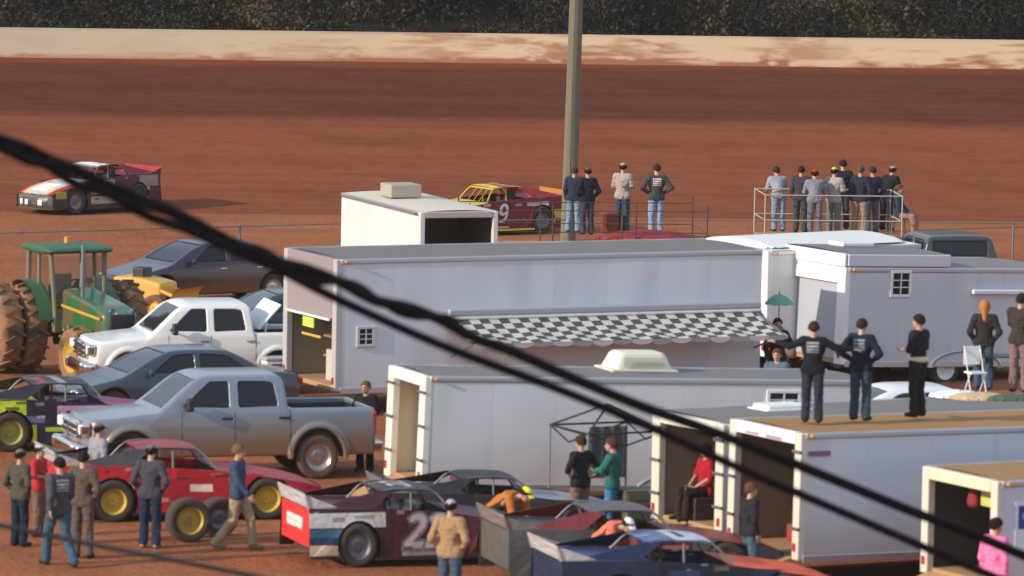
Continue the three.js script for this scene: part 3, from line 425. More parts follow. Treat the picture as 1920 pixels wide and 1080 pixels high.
// ---------------------------------------------------------------- tractor with twin rear tyres
function tractor(pos, yaw) {
  const g = thing('tractor', 'muddy green farm tractor with yellow wheels and a glass cab', 'tractor', pos, yaw); // front to +x
  const green = vmat(.35, 0, { clearcoat: .4 }), gm = mat(.03, .105, .045, .6), yel = mat(.5, .29, .03, .6), mudT = vmat(.95);
  function big(r, w, lugs) { const ls = [wheelTyre(r, w).toNonIndexed()]; for (let i = 0; i < lugs; i++) for (const s of [-1, 1]) { const b = new THREE.BoxGeometry(.055, .06, w * .55).toNonIndexed(); b.rotateX(0); b.rotateY(s * .5); b.translate(0, r + .015, s * w * .24); b.rotateZ((i + (s > 0 ? .5 : 0)) / lugs * 6.283); ls.push(b); } return colours(mergeGeometries(ls), (x, y, z) => { const n = fbm(x * 4, y * 4, z * 3), d = smooth(.25, .5, n); return [lerp(.05, .25, d), lerp(.038, .125, d), lerp(.03, .062, d)]; }); }
  const rear = big(.98, .5, 20), frnt = big(.62, .38, 16);
  for (const z of [.95, 1.55, -.95, -1.55]) { const w = add(g, 'rear_wheel', rear, mudT); w.position.set(-1.1, .98, z); add(w, 'rim', wheelRim(.98, .5, .25), yel); }
  for (const z of [.85, -.85]) { const w = add(g, 'front_wheel', frnt, mudT); w.position.set(1.65, .62, z); add(w, 'rim', wheelRim(.62, .38, .25), yel); }
  const hood = iso((x, y, z) => smax(smax(smax(Math.abs(z) - (.42 + .04 * (1.9 - y)), y - (1.92 - .13 * (x - .2) - .1 * smooth(1.6, 2.3, x)), .12), x - 2.25 + .1 * Math.pow(z / .4, 2), .14), smax(-.1 - x, 1.0 - y, .02), .04), [-.2, .9, -.6], [2.4, 2.1, .6], .035);
  add(g, 'hood', colours(hood, (x, y, z) => { const d = .7 * smooth(.4, .7, fbm(x * 3, y * 3, z * 2)); return [lerp(.018, .16, d), lerp(.12, .08, d), lerp(.036, .05, d)]; }), green);
  for (const s of [-1, 1]) add(g, 'hood_stripe', box(2.1, .06, .012, 1.0, 1.52, s * .47, 0, 0, 0, -.06), yel);
  add(g, 'grille', [box(.05, .5, .6, 2.24, 1.32, 0, .02)], M.black); for (const s of [-1, 1]) add(g, 'headlight', cyl(.08, .05, 2.2, 1.62, s * .22, 'x'), M.chrome);
  add(g, 'chassis', [box(3.2, .5, .5, .6, .85, 0, .05), box(.4, .3, 1.4, 1.65, .62, 0), box(.4, .4, 2.6, -1.1, .98, 0)], M.dark);
  for (const q of [-1, 1].flatMap((s) => [bar([-.05, 1.3, s * .6], [-.2, 2.72, s * .66], .06), bar([-1.45, 1.5, s * .66], [-1.4, 2.72, s * .66], .06), bar([-.75, 1.3, s * .7], [-.8, 2.72, s * .68], .045)])) add(g, 'cab_post', q, mat(.17, .15, .11, .8));
  for (const s of [-1, 1]) add(g, 'cab_glass', box(1.2, 1.3, .012, -.8, 2.02, s * .685), mat(.9, .92, .92, .05, 0, { transmission: 1, thickness: 0 }));
  add(g, 'windscreen', box(.012, 1.3, 1.2, -.12, 2.02, 0, 0, 0, 0, .1), mat(.9, .92, .92, .05, 0, { transmission: 1, thickness: 0 }));
  add(g, 'cab_base', box(1.45, .5, 1.3, -.75, 1.2, 0, .05), mat(.15, .14, .1, .8)); add(g, 'seat', [new RoundedBoxGeometry(.14, .7, .55, 3, .05).translate(-1.15, 1.85, 0), new RoundedBoxGeometry(.5, .14, .55, 3, .05).translate(-.9, 1.55, 0)], mat(.28, .16, .07, .8));
  add(g, 'steering_wheel', new THREE.TorusGeometry(.2, .02, 8, 20).rotateY(Math.PI / 2).rotateZ(-.5).translate(-.4, 1.95, 0), M.black);
  add(g, 'cab_roof', iso((x, y, z) => smax(smax(Math.abs(x + .8) - .88, Math.abs(z) - .82, .15), Math.abs(y - 2.80) - .11 + .06 * Math.pow((x + .8) / .85, 2), .12), [-1.8, 2.6, -.95], [.2, 3.0, .95], .035), gm);
  add(g, 'exhaust_stack', [bar([.75, 1.8, .3], [.75, 3.0, .3], .05), bar([.75, 2.05, .3], [.75, 2.6, .3], .08)], M.steel);
  for (const s of [-1, 1]) add(g, 'fender', slab(12, 2, (u, v) => { const a = lerp(.25, 2.4, u); return [-1.1 + 1.1 * Math.cos(a), .98 + 1.1 * Math.sin(a), s * lerp(.62, 1.0, v)]; }, .02), gm);
  add(g, 'beacon', cyl(.06, .14, -.8, 2.98, 0), M.amber);
  return g;
}
// ---------------------------------------------------------------- people
const V3 = (a, b, t) => [0, 1, 2].map((i) => lerp(a[i], b[i], t));
const SKEL = { pelvis: [0, .94, 0], waist: [0, 1.08, .005], chest: [0, 1.29, -.005], neck: [0, 1.47, -.015], head: [0, 1.625, .015], sh: [.185, 1.415, -.015], el: [.235, 1.13, -.03], wr: [.235, .89, .05], hip: [.09, .92, 0], kn: [.105, .50, .02], an: [.115, .09, -.02] };
function skeleton(pose) { // each pose moves some joints; L and R may differ
  const J = {}; for (const k of ['pelvis', 'waist', 'chest', 'neck', 'head']) J[k] = [...(pose[k] || SKEL[k])];
  for (const k of ['sh', 'el', 'wr', 'hip', 'kn', 'an']) for (const s of ['L', 'R']) { const v = pose[k + s] || pose[k] || SKEL[k], m = s === 'R' ? -1 : 1; J[k + s] = [v[0] * m, v[1], v[2]]; }
  return J;
}
const POSES = { // x outward on each side, z forward
  stand: {}, relaxed: { knL: [.12, .5, .06], anL: [.15, .09, .03], elR: [.25, 1.14, -.05], wrR: [.22, .9, .03] },
  crossed: { el: [.25, 1.17, .02], wrL: [-.06, 1.2, .2], wrR: [-.04, 1.14, .23] },
  pockets: { el: [.29, 1.14, -.08], wr: [.19, .95, .06] },
  hips: { el: [.37, 1.17, -.08], wr: [.18, 1.02, .04] },
  camera: { el: [.22, 1.2, .12], wrL: [.02, 1.16, .32], wrR: [.06, 1.12, .3], head: [0, 1.615, .04] },
  raised: { elL: [.26, 1.24, .16], wrL: [.07, 1.5, .22], elR: [.24, 1.14, -.02] },
  walk: { hipL: [.09, .92, .02], knL: [.1, .53, .2], anL: [.1, .11, .24], knR: [.1, .50, -.05], anR: [.1, .13, -.33], elL: [.24, 1.14, -.16], wrL: [.22, .95, -.12], elR: [.24, 1.14, .08], wrR: [.22, .95, .24] },
  lean: { chest: [0, 1.25, .12], neck: [0, 1.4, .2], head: [0, 1.53, .27], sh: [.185, 1.34, .17], el: [.25, 1.1, .22], wr: [.2, 1.03, .42] },
  bend: { waist: [0, 1.03, .08], chest: [0, 1.12, .3], neck: [0, 1.17, .48], head: [0, 1.22, .62], sh: [.185, 1.15, .42], el: [.24, .92, .5], wr: [.16, .74, .58] },
  sit: { hip: [.1, .92, 0], kn: [.13, .9, .42], an: [.13, .48, .46], el: [.26, 1.17, .04], wr: [.12, 1.0, .26] },
  arms: { elL: [.42, 1.30, .06], wrL: [.66, 1.36, .14], elR: [.42, 1.30, .02], wrR: [.66, 1.28, .1] },
};
const wr3 = (x, y, z) => .020 * (noise(x * 22 + 40, y * 11 + 7, z * 18) - .5) + .014 * (noise(x * 9 + 4, y * 34 + 7, z * 14) - .5);
const HEADS = (() => { // one head, eyes at half its height; local origin at the head joint
  const skull = (x, y, z) => { const e = (cx, cy, cz, a, b, c) => (Math.hypot((x - cx) / a, (y - cy) / b, (z - cz) / c) - 1) * Math.min(a, b, c);
    let d = smin(e(0, .03, -.012, .076, .088, .097), e(0, -.045, .022, .058, .072, .068), .03); d = smin(d, cap(x, y, z, [0, .0, .085], [0, -.028, .106], .009, .015), .012);
    d = smax(d, -(Math.hypot(Math.abs(x) - .032, y - .005, z - .095) - .013), .012); d = smin(d, e(Math.sign(x) * .079, -.005, -.01, .011, .03, .019), .008); d = smin(d, cap(x, y, z, [-.03, .022, .083], [.03, .022, .083], .008, .008), .01);
    d = smin(d, cap(x, y, z, [-.02, -.057, .084], [.02, -.057, .084], .007, .007), .008); return d; };
  const g = colours(iso(skull, [-.1, -.14, -.13], [.1, .14, .14], .009), (x, y, z) => { const eye = Math.hypot(Math.abs(x) - .032, (y - .004) * 1.6) < .014 && z > .06, brow = Math.abs(y - .026) < .007 && Math.abs(Math.abs(x) - .032) < .02 && z > .06, lip = Math.abs(y + .058) < .009 && Math.abs(x) < .026 && z > .06; return eye ? [.05, .04, .035] : brow ? [.2, .14, .1] : lip ? [.75, .5, .48] : [1, 1, 1]; });
  const hair = iso((x, y, z) => Math.max(skull(x, y, z) - .016 - .006 * noise(x * 60, y * 60, z * 60), .012 + (z > 0 ? z * .55 : z * .6) - y + .002), [-.13, -.14, -.15], [.13, .17, .15], .010);
  const longH = iso((x, y, z) => Math.min(Math.max(skull(x, y, z) - .02 - .008 * noise(x * 50, y * 30, z * 50), .012 + (z > 0 ? z * .5 : z * 3) - y), smax(cap(x, y, z, [0, 0, -.06], [0, -.24, -.09], .085, .06), -.3 - y, .03) + .012 * noise(x * 60, y * 8, z * 40)), [-.15, -.36, -.2], [.15, .17, .15], .012);
  const capG = [iso((x, y, z) => Math.max(skull(x, y, z) - .014, .045 - y + z * .12), [-.12, -.02, -.14], [.12, .16, .13], .010), slab(8, 4, (u, v) => { const a = lerp(-1, 1, u), r = lerp(.0, .075, v); return [a * .068, .052 - .012 * v - .02 * a * a * v, .072 * Math.sqrt(1 - a * a * .55) + .02 + r * Math.sqrt(Math.max(0, 1 - a * a * .8))]; }, .006)];
  const hood = iso((x, y, z) => Math.max(skull(x, y, z) - .03, -(skull(x, y, z) - .01), z - .045, -.13 - y), [-.14, -.15, -.17], [.14, .18, .08], .011);
  const helmet = iso((x, y, z) => Math.max(Math.hypot(x / .13, (y - .01) / .14, z / .155) - 1, 0) * .13 || (Math.hypot(x / .13, (y - .01) / .14, z / .155) - 1) * .13, [-.16, -.16, -.18], [.16, .18, .18], .014);
  return { g, hair, longH, capG: mergeGeometries(capG.map((q) => { const n = q.toNonIndexed(); n.deleteAttribute('uv'); return n; })), hood, helmet };
})();
const HAND = (() => { // right-handed open relaxed hand hanging along -y, palm towards -x; five unequal bent fingers
  const L = [new THREE.SphereGeometry(1, 10, 8).scale(.014, .05, .04).translate(0, -.05, 0)];
  [[.030, .068], [.010, .078], [-.011, .072], [-.031, .056]].forEach(([z, l]) => { const k = [-.004, -.092 - l * .42, z * 1.1], e = [-.026, -.092 - l * .95, z * 1.1]; L.push(bar([0, -.085, z], k, .0095, .0088, 6), bar(k, e, .0088, .0068, 6), new THREE.SphereGeometry(.009, 6, 5).translate(...k), new THREE.SphereGeometry(.007, 6, 5).translate(...e)); });
  L.push(bar([0, -.03, .03], [-.012, -.062, .058], .0115, .0105, 6), bar([-.012, -.062, .058], [-.024, -.09, .062], .0105, .008, 6), new THREE.SphereGeometry(.0105, 6, 5).translate(-.012, -.062, .058), new THREE.SphereGeometry(.008, 6, 5).translate(-.024, -.09, .062));
  return mergeGeometries(L.map((q) => { const n = q.toNonIndexed(); n.deleteAttribute('uv'); return n; }));
})();
const poseCache = {};
function poseGeo(name) {
  if (poseCache[name]) return poseCache[name];
  const J = skeleton(POSES[name]), S = ['L', 'R'];
  const bounds = (ks, p) => { const lo = [9, 9, 9], hi = [-9, -9, -9]; for (const k of ks) for (let i = 0; i < 3; i++) { lo[i] = Math.min(lo[i], J[k][i] - p); hi[i] = Math.max(hi[i], J[k][i] + p); } return [lo, hi]; };
  const tor = (x, y, z, g) => { // trunk, flattened front to back
    const mid = (y < J.waist[1] ? J.pelvis : J.chest), zc = lerp(J.pelvis[2], J.chest[2], clamp((y - J.pelvis[1]) / (J.chest[1] - J.pelvis[1]))), Z = zc + (z - zc) * 1.32;
    let d = smin(cap(x, y, Z, [-.05, J.pelvis[1], J.pelvis[2]], [.05, J.pelvis[1], J.pelvis[2]], .118 + g, .118 + g), cap(x, y, Z, J.waist, J.waist, .132 + g, .132 + g), .08);
    d = smin(d, cap(x, y, Z, [-.06, J.chest[1], J.chest[2]], [.06, J.chest[1], J.chest[2]], .128 + g, .128 + g), .09); d = smin(d, cap(x, y, z, J.waist, J.chest, .1 + g, .11 + g), .04);
    return smin(d, cap(x, y, z, V3(J.shL, J.shR, .06), V3(J.shR, J.shL, .06), .062 + g, .062 + g), .07); };
  const arm = (x, y, z, s, g, end = 1) => smin(cap(x, y, z, J['sh' + s], J['el' + s], .054 + g, .042 + g), cap(x, y, z, J['el' + s], V3(J['el' + s], J['wr' + s], end), .042 + g, .031 + g * .7), .02);
  const leg = (x, y, z, s, g) => smin(cap(x, y, z, J['hip' + s], J['kn' + s], .09 + g, .058 + g), cap(x, y, z, J['kn' + s], J['an' + s], .058 + g, .040 + g * 2), .03);
  const foot = (x, y, z, s, g) => { const a = J['an' + s]; return smax(smin(cap(x, y, z, [a[0], a[1] - .04, a[2] - .03], [a[0] * 1.12, a[1] - .05, a[2] + .15], .04 + g, .036 + g), cap(x, y, z, a, [a[0], a[1] - .04, a[2]], .042 + g, .042 + g), .02), (a[1] - .09 + .001) - y, .01); };
  const all = ['head', 'pelvis', ...S.flatMap((s) => ['sh', 'el', 'wr', 'an', 'kn'].map((k) => k + s))];
  const [lo, hi] = bounds(all, .19);
  const body = iso((x, y, z) => { let d = smin(tor(x, y, z, -.012), cap(x, y, z, J.neck, J.head, .054, .05), .05); for (const s of S) d = Math.min(d, Math.min(arm(x, y, z, s, -.004), leg(x, y, z, s, -.006), foot(x, y, z, s, -.01))); return d; }, [lo[0], Math.min(lo[1], J.anL[1] - .12), lo[2]], hi, .021);
  const white = (g) => { const n = g.index ? g.toNonIndexed() : g.clone(); n.deleteAttribute('uv'); if (!n.attributes.color) colours(n, () => [1, 1, 1]); return n; };
  const parts = [white(body)];
  const hd = new THREE.Vector3(...J.head).sub(new THREE.Vector3(...J.neck)), tilt = Math.max(0, Math.atan2(hd.z, hd.y) - .35) * .6;
  const placeHead = (g) => g.clone().rotateX(tilt).translate(...J.head);
  parts.push(white(placeHead(HEADS.g)));
  for (const s of S) { const a = new THREE.Vector3(...J['el' + s]), b = new THREE.Vector3(...J['wr' + s]), dir = b.clone().sub(a).normalize(), h = HAND.clone(); if (s === 'R') { h.scale(-1, 1, 1); for (const k of ['position', 'normal']) { const q = h.attributes[k]; for (let i = 0; i < q.count; i += 3) for (let c = 0; c < 3; c++) { const t = q.getComponent(i + 1, c); q.setComponent(i + 1, c, q.getComponent(i + 2, c)); q.setComponent(i + 2, c, t); } } } h.applyQuaternion(new THREE.Quaternion().setFromUnitVectors(new THREE.Vector3(0, -1, 0), dir)); h.translate(...b.toArray()); parts.push(white(h)); }
  const bodyG = mergeGeometries(parts);
  const hem = name === 'bend' ? J.pelvis[1] + .02 : J.pelvis[1] - .10, up = ['pelvis', 'chest', 'neck', 'shL', 'shR', 'elL', 'elR', 'wrL', 'wrR'];
  const [jl, jh] = bounds(up, .21);
  const jackF = (end, g) => (x, y, z) => { let d = Math.max(smin(tor(x, y, z, g), cap(x, y, J.pelvis[2] + (z - J.pelvis[2]) * 1.1, V3(J.hipL, J.hipR, .02), V3(J.hipR, J.hipL, .02), .114 + g * .6, .114 + g * .6), .05), hem - y + (name === 'bend' ? z * .6 : 0)); for (const s of S) d = smin(d, arm(x, y, z, s, g * .9, end), .03); d += wr3(x, y, z); return Math.max(d, -(Math.hypot(x - J.neck[0], y - J.neck[1] - .07, z - J.neck[2] - .02) - .085)); };
  const jf = jackF(.93, .022), jacket = iso(jf, [jl[0], Math.max(jl[1], 0), jl[2]], jh, .019), tshirt = iso(jackF(-.15, .016), [jl[0], Math.max(jl[1], 0), jl[2]], jh, .019);
  const hipY = J.pelvis[1];
  const [tl, th] = bounds(['pelvis', 'hipL', 'hipR', 'knL', 'knR', 'anL', 'anR'], .17);
  const tf = (x, y, z) => { let d = Math.max(tor(x, y, z, .012), y - hipY - .09, name === 'sit' ? -9 : hipY - .14 - y); for (const s of S) d = smin(d, Math.max(leg(x, y, z, s, .019), y - hipY - .07), .025); for (const s of S) d = Math.max(d, J['an' + s][1] - .045 - y); return d + wr3(x, y, z) * 1.2; };
  const trousers = iso(tf, [tl[0], tl[1], tl[2]], [th[0], Math.min(th[1], hipY + .13), th[2]], .019);
  const [fl, fh] = bounds(['anL', 'anR'], .15);
  const shoes = S.map((s) => { const a = J['an' + s]; return iso((x, y, z) => Math.max(foot(x, y, z, s, .006), y - a[1] - .02), [a[0] - .12, a[1] - .13, a[2] - .14], [a[0] + .12, a[1] + .06, a[2] + .26], .014); });
  const print = iso((x, y, z) => Math.max(Math.max(jf(x, y, z) - .004, -jf(x, y, z) - .03), Math.max(Math.max(Math.abs(x) - .11, z - J.chest[2] + .02), Math.max(Math.abs(y - J.chest[1] - .03) - .10, .012 - Math.abs(((y * 18) % 1 + 1) % 1 - .5) / 18 - .006))), [-.15, J.chest[1] - .12, J.chest[2] - .3], [.15, J.chest[1] + .16, J.chest[2]], .011);
  return poseCache[name] = { J, bodyG, jacket, tshirt, trousers, shoes, print, placeHead, low: Math.min(J.anL[1], J.anR[1]) - .09 };
}
const SK = [[.46, .26, .18], [.38, .2, .13], [.5, .3, .22], [.2, .1, .06]];
const clothMat = {};
const clothBump = dataTex(128, 128, (u, v) => noise(u * 40, v * 40, 1, 40, 40));
const cloth = (c) => clothMat[c.join()] ||= mat(...c, .95, 0, { specularIntensity: .2 });
const skinMat = SK.map((c) => mat(...c, .55, 0, { vertexColors: true, map: null }));
function person(o) {
  const P = poseGeo(o.pose || 'stand'), s = o.s || 1, pos = o.pos.clone(); pos.y -= P.low * s;
  const g = thing('person', o.label, 'person', pos, o.turn || 0, o.group || 'people standing among the parked cars'); g.scale.setScalar(s);
  const bm = skinMat[o.skin || 0]; add(g, 'body', P.bodyG, bm);
  add(g, o.tee ? 'shirt' : 'jacket', o.tee ? P.tshirt : P.jacket, cloth(o.top)); add(g, 'trousers', P.trousers, cloth(o.legs)); for (const q of P.shoes) add(g, 'shoe', q, cloth(o.shoes || [.03, .028, .026]));
  const h = (o.hair || [.035, .022, .014]).map((q) => o.long ? q : q * .5);
  if (o.hat) { add(g, 'hair', P.placeHead(HEADS.hair.clone().scale(.985, .9, .985)), cloth(h)); add(g, 'cap', P.placeHead(o.backCap ? HEADS.capG.clone().rotateY(Math.PI) : HEADS.capG), cloth(o.hat)); }
  else if (o.hood) add(g, 'hood', P.placeHead(HEADS.hood), cloth(o.hood));
  else add(g, 'hair', P.placeHead(o.long ? HEADS.longH : HEADS.hair), cloth(h));
  if (o.print) add(g, 'shirt_print', P.print, cloth(o.print));
  if (o.belt) { const J = P.J; add(g, 'waist_wrap', new THREE.TorusGeometry(.165, .045, 8, 20).rotateX(Math.PI / 2).scale(1, 1.1, .8).translate(J.pelvis[0], J.pelvis[1] + .05, J.pelvis[2]), cloth(o.belt)); }
  return g;
}
const roofTan = mat(.34, .22, .12, .8), roofGrey = mat(.20, .185, .176, .95, 0, { specularIntensity: .25 }), roofWhite = mat(.75, .74, .7, .5);
const T = {};
// ---------------------------------------------------------------- the trailers of the pits
T.near = trailer({ corner: at(1512, 812, 2.56), yaw: .50, W: 2.3, L: 8.5, H: 2.56, roof: mat(.36, .20, .085, .95, 0, { specularIntensity: .2 }), pitch: .012, seed: 1, label: 'white box trailer with tan roof on which three people stand', tint: [.63, .67, .70], postMat: mat(.62, .58, .5, .6), headMat: M.white, ramp: 1.5, lining: mat(.20, .15, .115, .8), inner: 3.2, innerMat: mat(.15, .11, .085, .8), hinges: true });
T.second = trailer({ corner: at(1366, 795, 2.34), yaw: .50, W: 2.4, L: 8.5, H: 2.34, roof: roofGrey, seed: 2, label: 'white trailer with flat grey roof, open rear showing brown interior', postMat: mat(.6, .57, .47, .6), headMat: mat(.85, .82, .72, .35), ramp: 1.6, lining: mat(.33, .26, .22, .7), inner: 3.0, innerMat: mat(.27, .21, .18, .8), hinges: true, postW: .26, vents: [[1.9, .55, .1, .8, M.white, -.3]] });
T.middle = trailer({ corner: at(808, 705, 2.45), yaw: .36, W: 1.95, L: 8.4, H: 2.45, roof: roofGrey, pitch: .03, seed: 3, tint: [.68, .69, .71], dirt: .35, label: 'white trailer with cream air conditioner on roof and ramp down', postMat: mat(.72, .70, .62, .5), headMat: mat(.85, .83, .75, .4), ramp: 1.9, rampMat: mat(.48, .24, .10, .85), lining: mat(.6, .54, .43, .7), inner: .5, innerMat: mat(.55, .48, .37, .8), hinges: true, postW: .3 });
{ // ribbed air conditioner with a tapering shroud
  const H = 2.45, x0 = -4.2 + 4.35, f = (x, y, z) => smax(smax(Math.abs(x - x0) - .60 + .45 * (y - H), Math.abs(z + .2) - .40 + .3 * (y - H), .12), Math.abs(y - H - .20) - .17, .07);
  const a = add(T.middle, 'air_conditioner', iso(f, [x0 - .75, H - .05, -.75], [x0 + .75, H + .45, .35], .03), M.cream);
  add(a, 'grille', [-2, -1, 0, 1, 2].map((i) => box(.8, .018, .02, x0, H + .20 + i * .035, .19, .004)), mat(.5, .47, .38, .6)); add(a, 'base', box(1.28, .05, .92, x0, H + .045, -.2, .02), mat(.6, .56, .45, .6));
}
sideWindow(T.middle, 6.75, 2.02, .55, .36);
T.big = trailer({ corner: at(640, 486, 3.1), yaw: .43, W: 2.7, L: 9.3, H: 3.1, roof: mat(.19, .175, .168, .95, 0, { specularIntensity: .25 }), seed: 4, tint: [.63, .68, .73], dirt: .14, label: 'tall white trailer with black and white checkered awning', postMat: mat(.42, .40, .42, .6), headMat: mat(.28, .23, .24, .6), headH: 1.2, lining: mat(.33, .29, .22, .7), inner: 1.1, innerMat: mat(.2, .18, .14, .8) });
sideWindow(T.big, .55, 1.55, .28, .30, mat(.5, .52, .55, .5));
{
  const B = T.big, x0 = -4.65, zN = 1.35, a0 = x0 + 2.3, a1 = x0 + 9.25, yT = 1.86, out = 1.35, yB = 1.50, Lw = a1 - a0;
  add(B, 'header_strip', box(.05, .05, 2.2, x0 - .13, 1.875, 0, .01), M.white);
  const chk = canvasTex(1024, 256, (c) => { c.fillStyle = '#c2beb9'; c.fillRect(0, 0, 1024, 256); c.fillStyle = '#494643'; const nx = 32, ny = 6; for (let i = 0; i < nx; i++) for (let j = 0; j < ny; j++) if ((i + j) & 1) c.fillRect(i * 1024 / nx, j * 256 / ny, 1024 / nx, 256 / ny); });
  const cm = mat(1, 1, 1, .85, 0, { map: chk });
  const aw = add(B, 'awning', slab(60, 8, (u, v) => [lerp(a0, a1, u), lerp(yB, yT, v) - .05 * Math.sin(Math.PI * v) - (.03 * noise(u * 9, 2) + .022 * Math.sin(u * 50.3)) * (1 - v) - .012 * noise(u * 40, v * 2), zN + lerp(out, .06, v)], .012), cm);
  const n = 16, val = []; for (let i = 0; i < n; i++) { const s = new THREE.Shape(), w = Lw / n; s.moveTo(0, 0); const q = .05 * hash(i, 7); s.lineTo(0, -.06); s.quadraticCurveTo(w * (.4 + .2 * hash(i, 9)), -.13 - q, w, -.06); s.lineTo(w, 0); const g = new THREE.ExtrudeGeometry(s, { depth: .008, bevelEnabled: false, curveSegments: 6 }); g.translate(a0 + i * w, yB - .01, zN + out - .01); val.push(g); }
  val.forEach((g, i) => add(aw, 'valance', g, i & 1 ? mat(.30, .29, .28, .85) : mat(.52, .50, .48, .85)));
  add(B, 'awning_housing', new RoundedBoxGeometry(Lw, .16, .14, 3, .05).translate((a0 + a1) / 2, yT + .12, zN + .07), mat(.36, .36, .38, .45));
  add(B, 'awning_roller', cyl(.045, Lw, (a0 + a1) / 2, yT + .02, zN + .09, 'x', 12), M.white);
  for (const x of [a0 + .1, a1 - .1]) add(B, 'awning_arm', [bar([x, 1.1, zN + .02], [x, yB, zN + out - .05], .02), bar([x, yT - .02, zN + .04], [x, yB, zN + out - .05], .02)], M.steel);
  add(B, 'shelf', [box(.35, .04, 1.9, x0 + .8, 1.35, 0), box(.35, .04, 1.9, x0 + .8, .95, 0)], mat(.25, .2, .13, .8));
  add(B, 'cabinet', box(.4, .8, .7, x0 + .75, .9, .75, .02), mat(.33, .31, .27, .7)); add(B, 'cabinet', box(.4, .65, .55, x0 + .55, .83, .1, .02), mat(.5, .47, .4, .7));
}
const inT = (tr, name, label, cat, geo, m, x, y, z) => { const g = add(scene, name, geo, m); const L = tr.userData.dims.L; g.position.copy(tr.local(x - L / 2, y, z)); g.rotation.copy(tr.rotation); tag(g, label, cat); return g; };
inT(T.big, 'cardboard_sign', 'bright yellow green panel hung in the doorway of tall trailer', 'sign', box(.04, .2, .55, 0, 0, 0, .01), mat(.5, .8, .1, .5), .0, 1.70, -.25);
inT(T.big, 'tie_down_strap', 'orange strap hung across the doorway of tall trailer', 'strap', box(.03, .05, .95, 0, 0, 0, .01), mat(.75, .38, .04, .6), .0, 1.45, -.1);
T.right = trailer({ corner: at(1593, 501, 2.5), yaw: .52, W: 2.8, L: 5.2, H: 2.5, roof: mat(.22, .21, .2, .9, 0, { specularIntensity: .3 }), pitch: .035, seed: 5, tint: [.57, .61, .66], dirt: .15, label: 'white trailer with small paned side window and stepped roof', postMat: mat(.85, .84, .82, .4), headMat: M.white, headH: .35, doorClosed: mat(.40, .42, .48, .5), postW: .3 });
{ // raised rear part of its roof
  const R = T.right, l = 2.55; add(R, 'raised_roof', [new RoundedBoxGeometry(l, .26, 2.82, 3, .03).translate(-2.6 + l / 2 - .04, 2.64, 0)], mat(.63, .65, .70, .45)); add(R, 'roof_cover', slab(12, 6, (u, v) => [lerp(-2.62, -2.6 + l - .08, u), 2.772 + .03 * Math.sin(v * Math.PI), lerp(1.39, -1.39, v)], .01), mat(.2, .19, .185, .9, 0, { specularIntensity: .3 }));
  add(R, 'rear_fascia', box(.05, .27, 2.78, -2.69, 2.64, 0, .01), M.white); add(R, 'roof_vent', [new RoundedBoxGeometry(.8, .1, .6, 3, .04).translate(-1.5, 2.85, -.3)], M.white);
  add(R, 'awning_rail', new RoundedBoxGeometry(1.9, .1, .1, 3, .03).translate(1.4, 2.0, 1.46), M.white);
}
sideWindow(T.right, 1.28, 2.16, .40, .44);
T.rounded = trailer({ corner: at(1447, 470, 2.7), yaw: .62, W: 2.9, L: 4.0, H: 2.7, roof: roofWhite, seed: 6, tint: [.75, .75, .73], dirt: .1, label: 'white trailer with bright white roof below the crowded viewing platform', postMat: M.white, headMat: M.white, doorClosed: M.white });
add(T.rounded, 'roof_hump', iso((x, y, z) => smax(smax(Math.abs(x) - 1.85, Math.abs(z) - 1.3, .3), y - 2.86 + .08 * z * z, .1), [-2, 2.68, -1.45], [2, 2.95, 1.45], .06), roofWhite);
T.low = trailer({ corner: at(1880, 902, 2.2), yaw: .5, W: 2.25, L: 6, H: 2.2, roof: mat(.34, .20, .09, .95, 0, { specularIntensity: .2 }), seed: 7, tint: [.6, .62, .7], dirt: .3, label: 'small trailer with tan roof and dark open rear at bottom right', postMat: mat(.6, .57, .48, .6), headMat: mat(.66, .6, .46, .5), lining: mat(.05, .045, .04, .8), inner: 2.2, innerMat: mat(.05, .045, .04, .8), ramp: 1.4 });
add(T.low, 'side_poster', box(.9, .8, .012, -2.3, 1.45, 1.132), mat(1, 1, 1, .5, 0, { map: canvasTex(128, 128, (c) => { c.fillStyle = '#d8dbe2'; c.fillRect(0, 0, 128, 128); c.fillStyle = '#23407e'; c.fillRect(8, 10, 112, 60); c.fillStyle = '#8fb0d8'; c.fillRect(20, 28, 60, 16); }) }));
inT(T.low, 'rag', 'yellow green cloth hung inside the dark low trailer', 'cloth', new RoundedBoxGeometry(.05, .26, .42, 3, .02), mat(.5, .55, .12, .9), .5, 1.75, -.05);
inT(T.low, 'jacket_on_hook', 'dark red jacket hung inside the dark low trailer', 'jacket', iso((x, y, z) => cap(x, y, z * .7, [0, .12, 0], [0, -.15, 0], .05, .1), [-.2, -.35, -.3], [.2, .3, .3], .03), mat(.25, .02, .03, .9), .5, 1.8, -.5);
inT(T.low, 'tool_chest', 'brown tool chest standing inside the dark low trailer', 'chest', [box(.5, .7, .9, 0, 0, 0, .03), box(.03, .04, .7, -.26, .12, 0), box(.03, .04, .7, -.26, -.12, 0)], mat(.16, .09, .05, .6), 1.2, .87, .1);
add(T.middle, 'side_decal', box(.42, .09, .006, -3.55, .66, .985), mat(.35, .12, .12, .5)); add(T.near, 'side_decal', box(.42, .08, .006, -4.0, 2.22, 1.182), mat(.22, .08, .18, .5));
for (const q of [box(.006, .05, .5, -4.36, 2.40, .3), box(.006, .04, .42, -4.36, 2.40, -.4)]) add(T.near, 'header_print', q, mat(.38, .24, .34, .6));
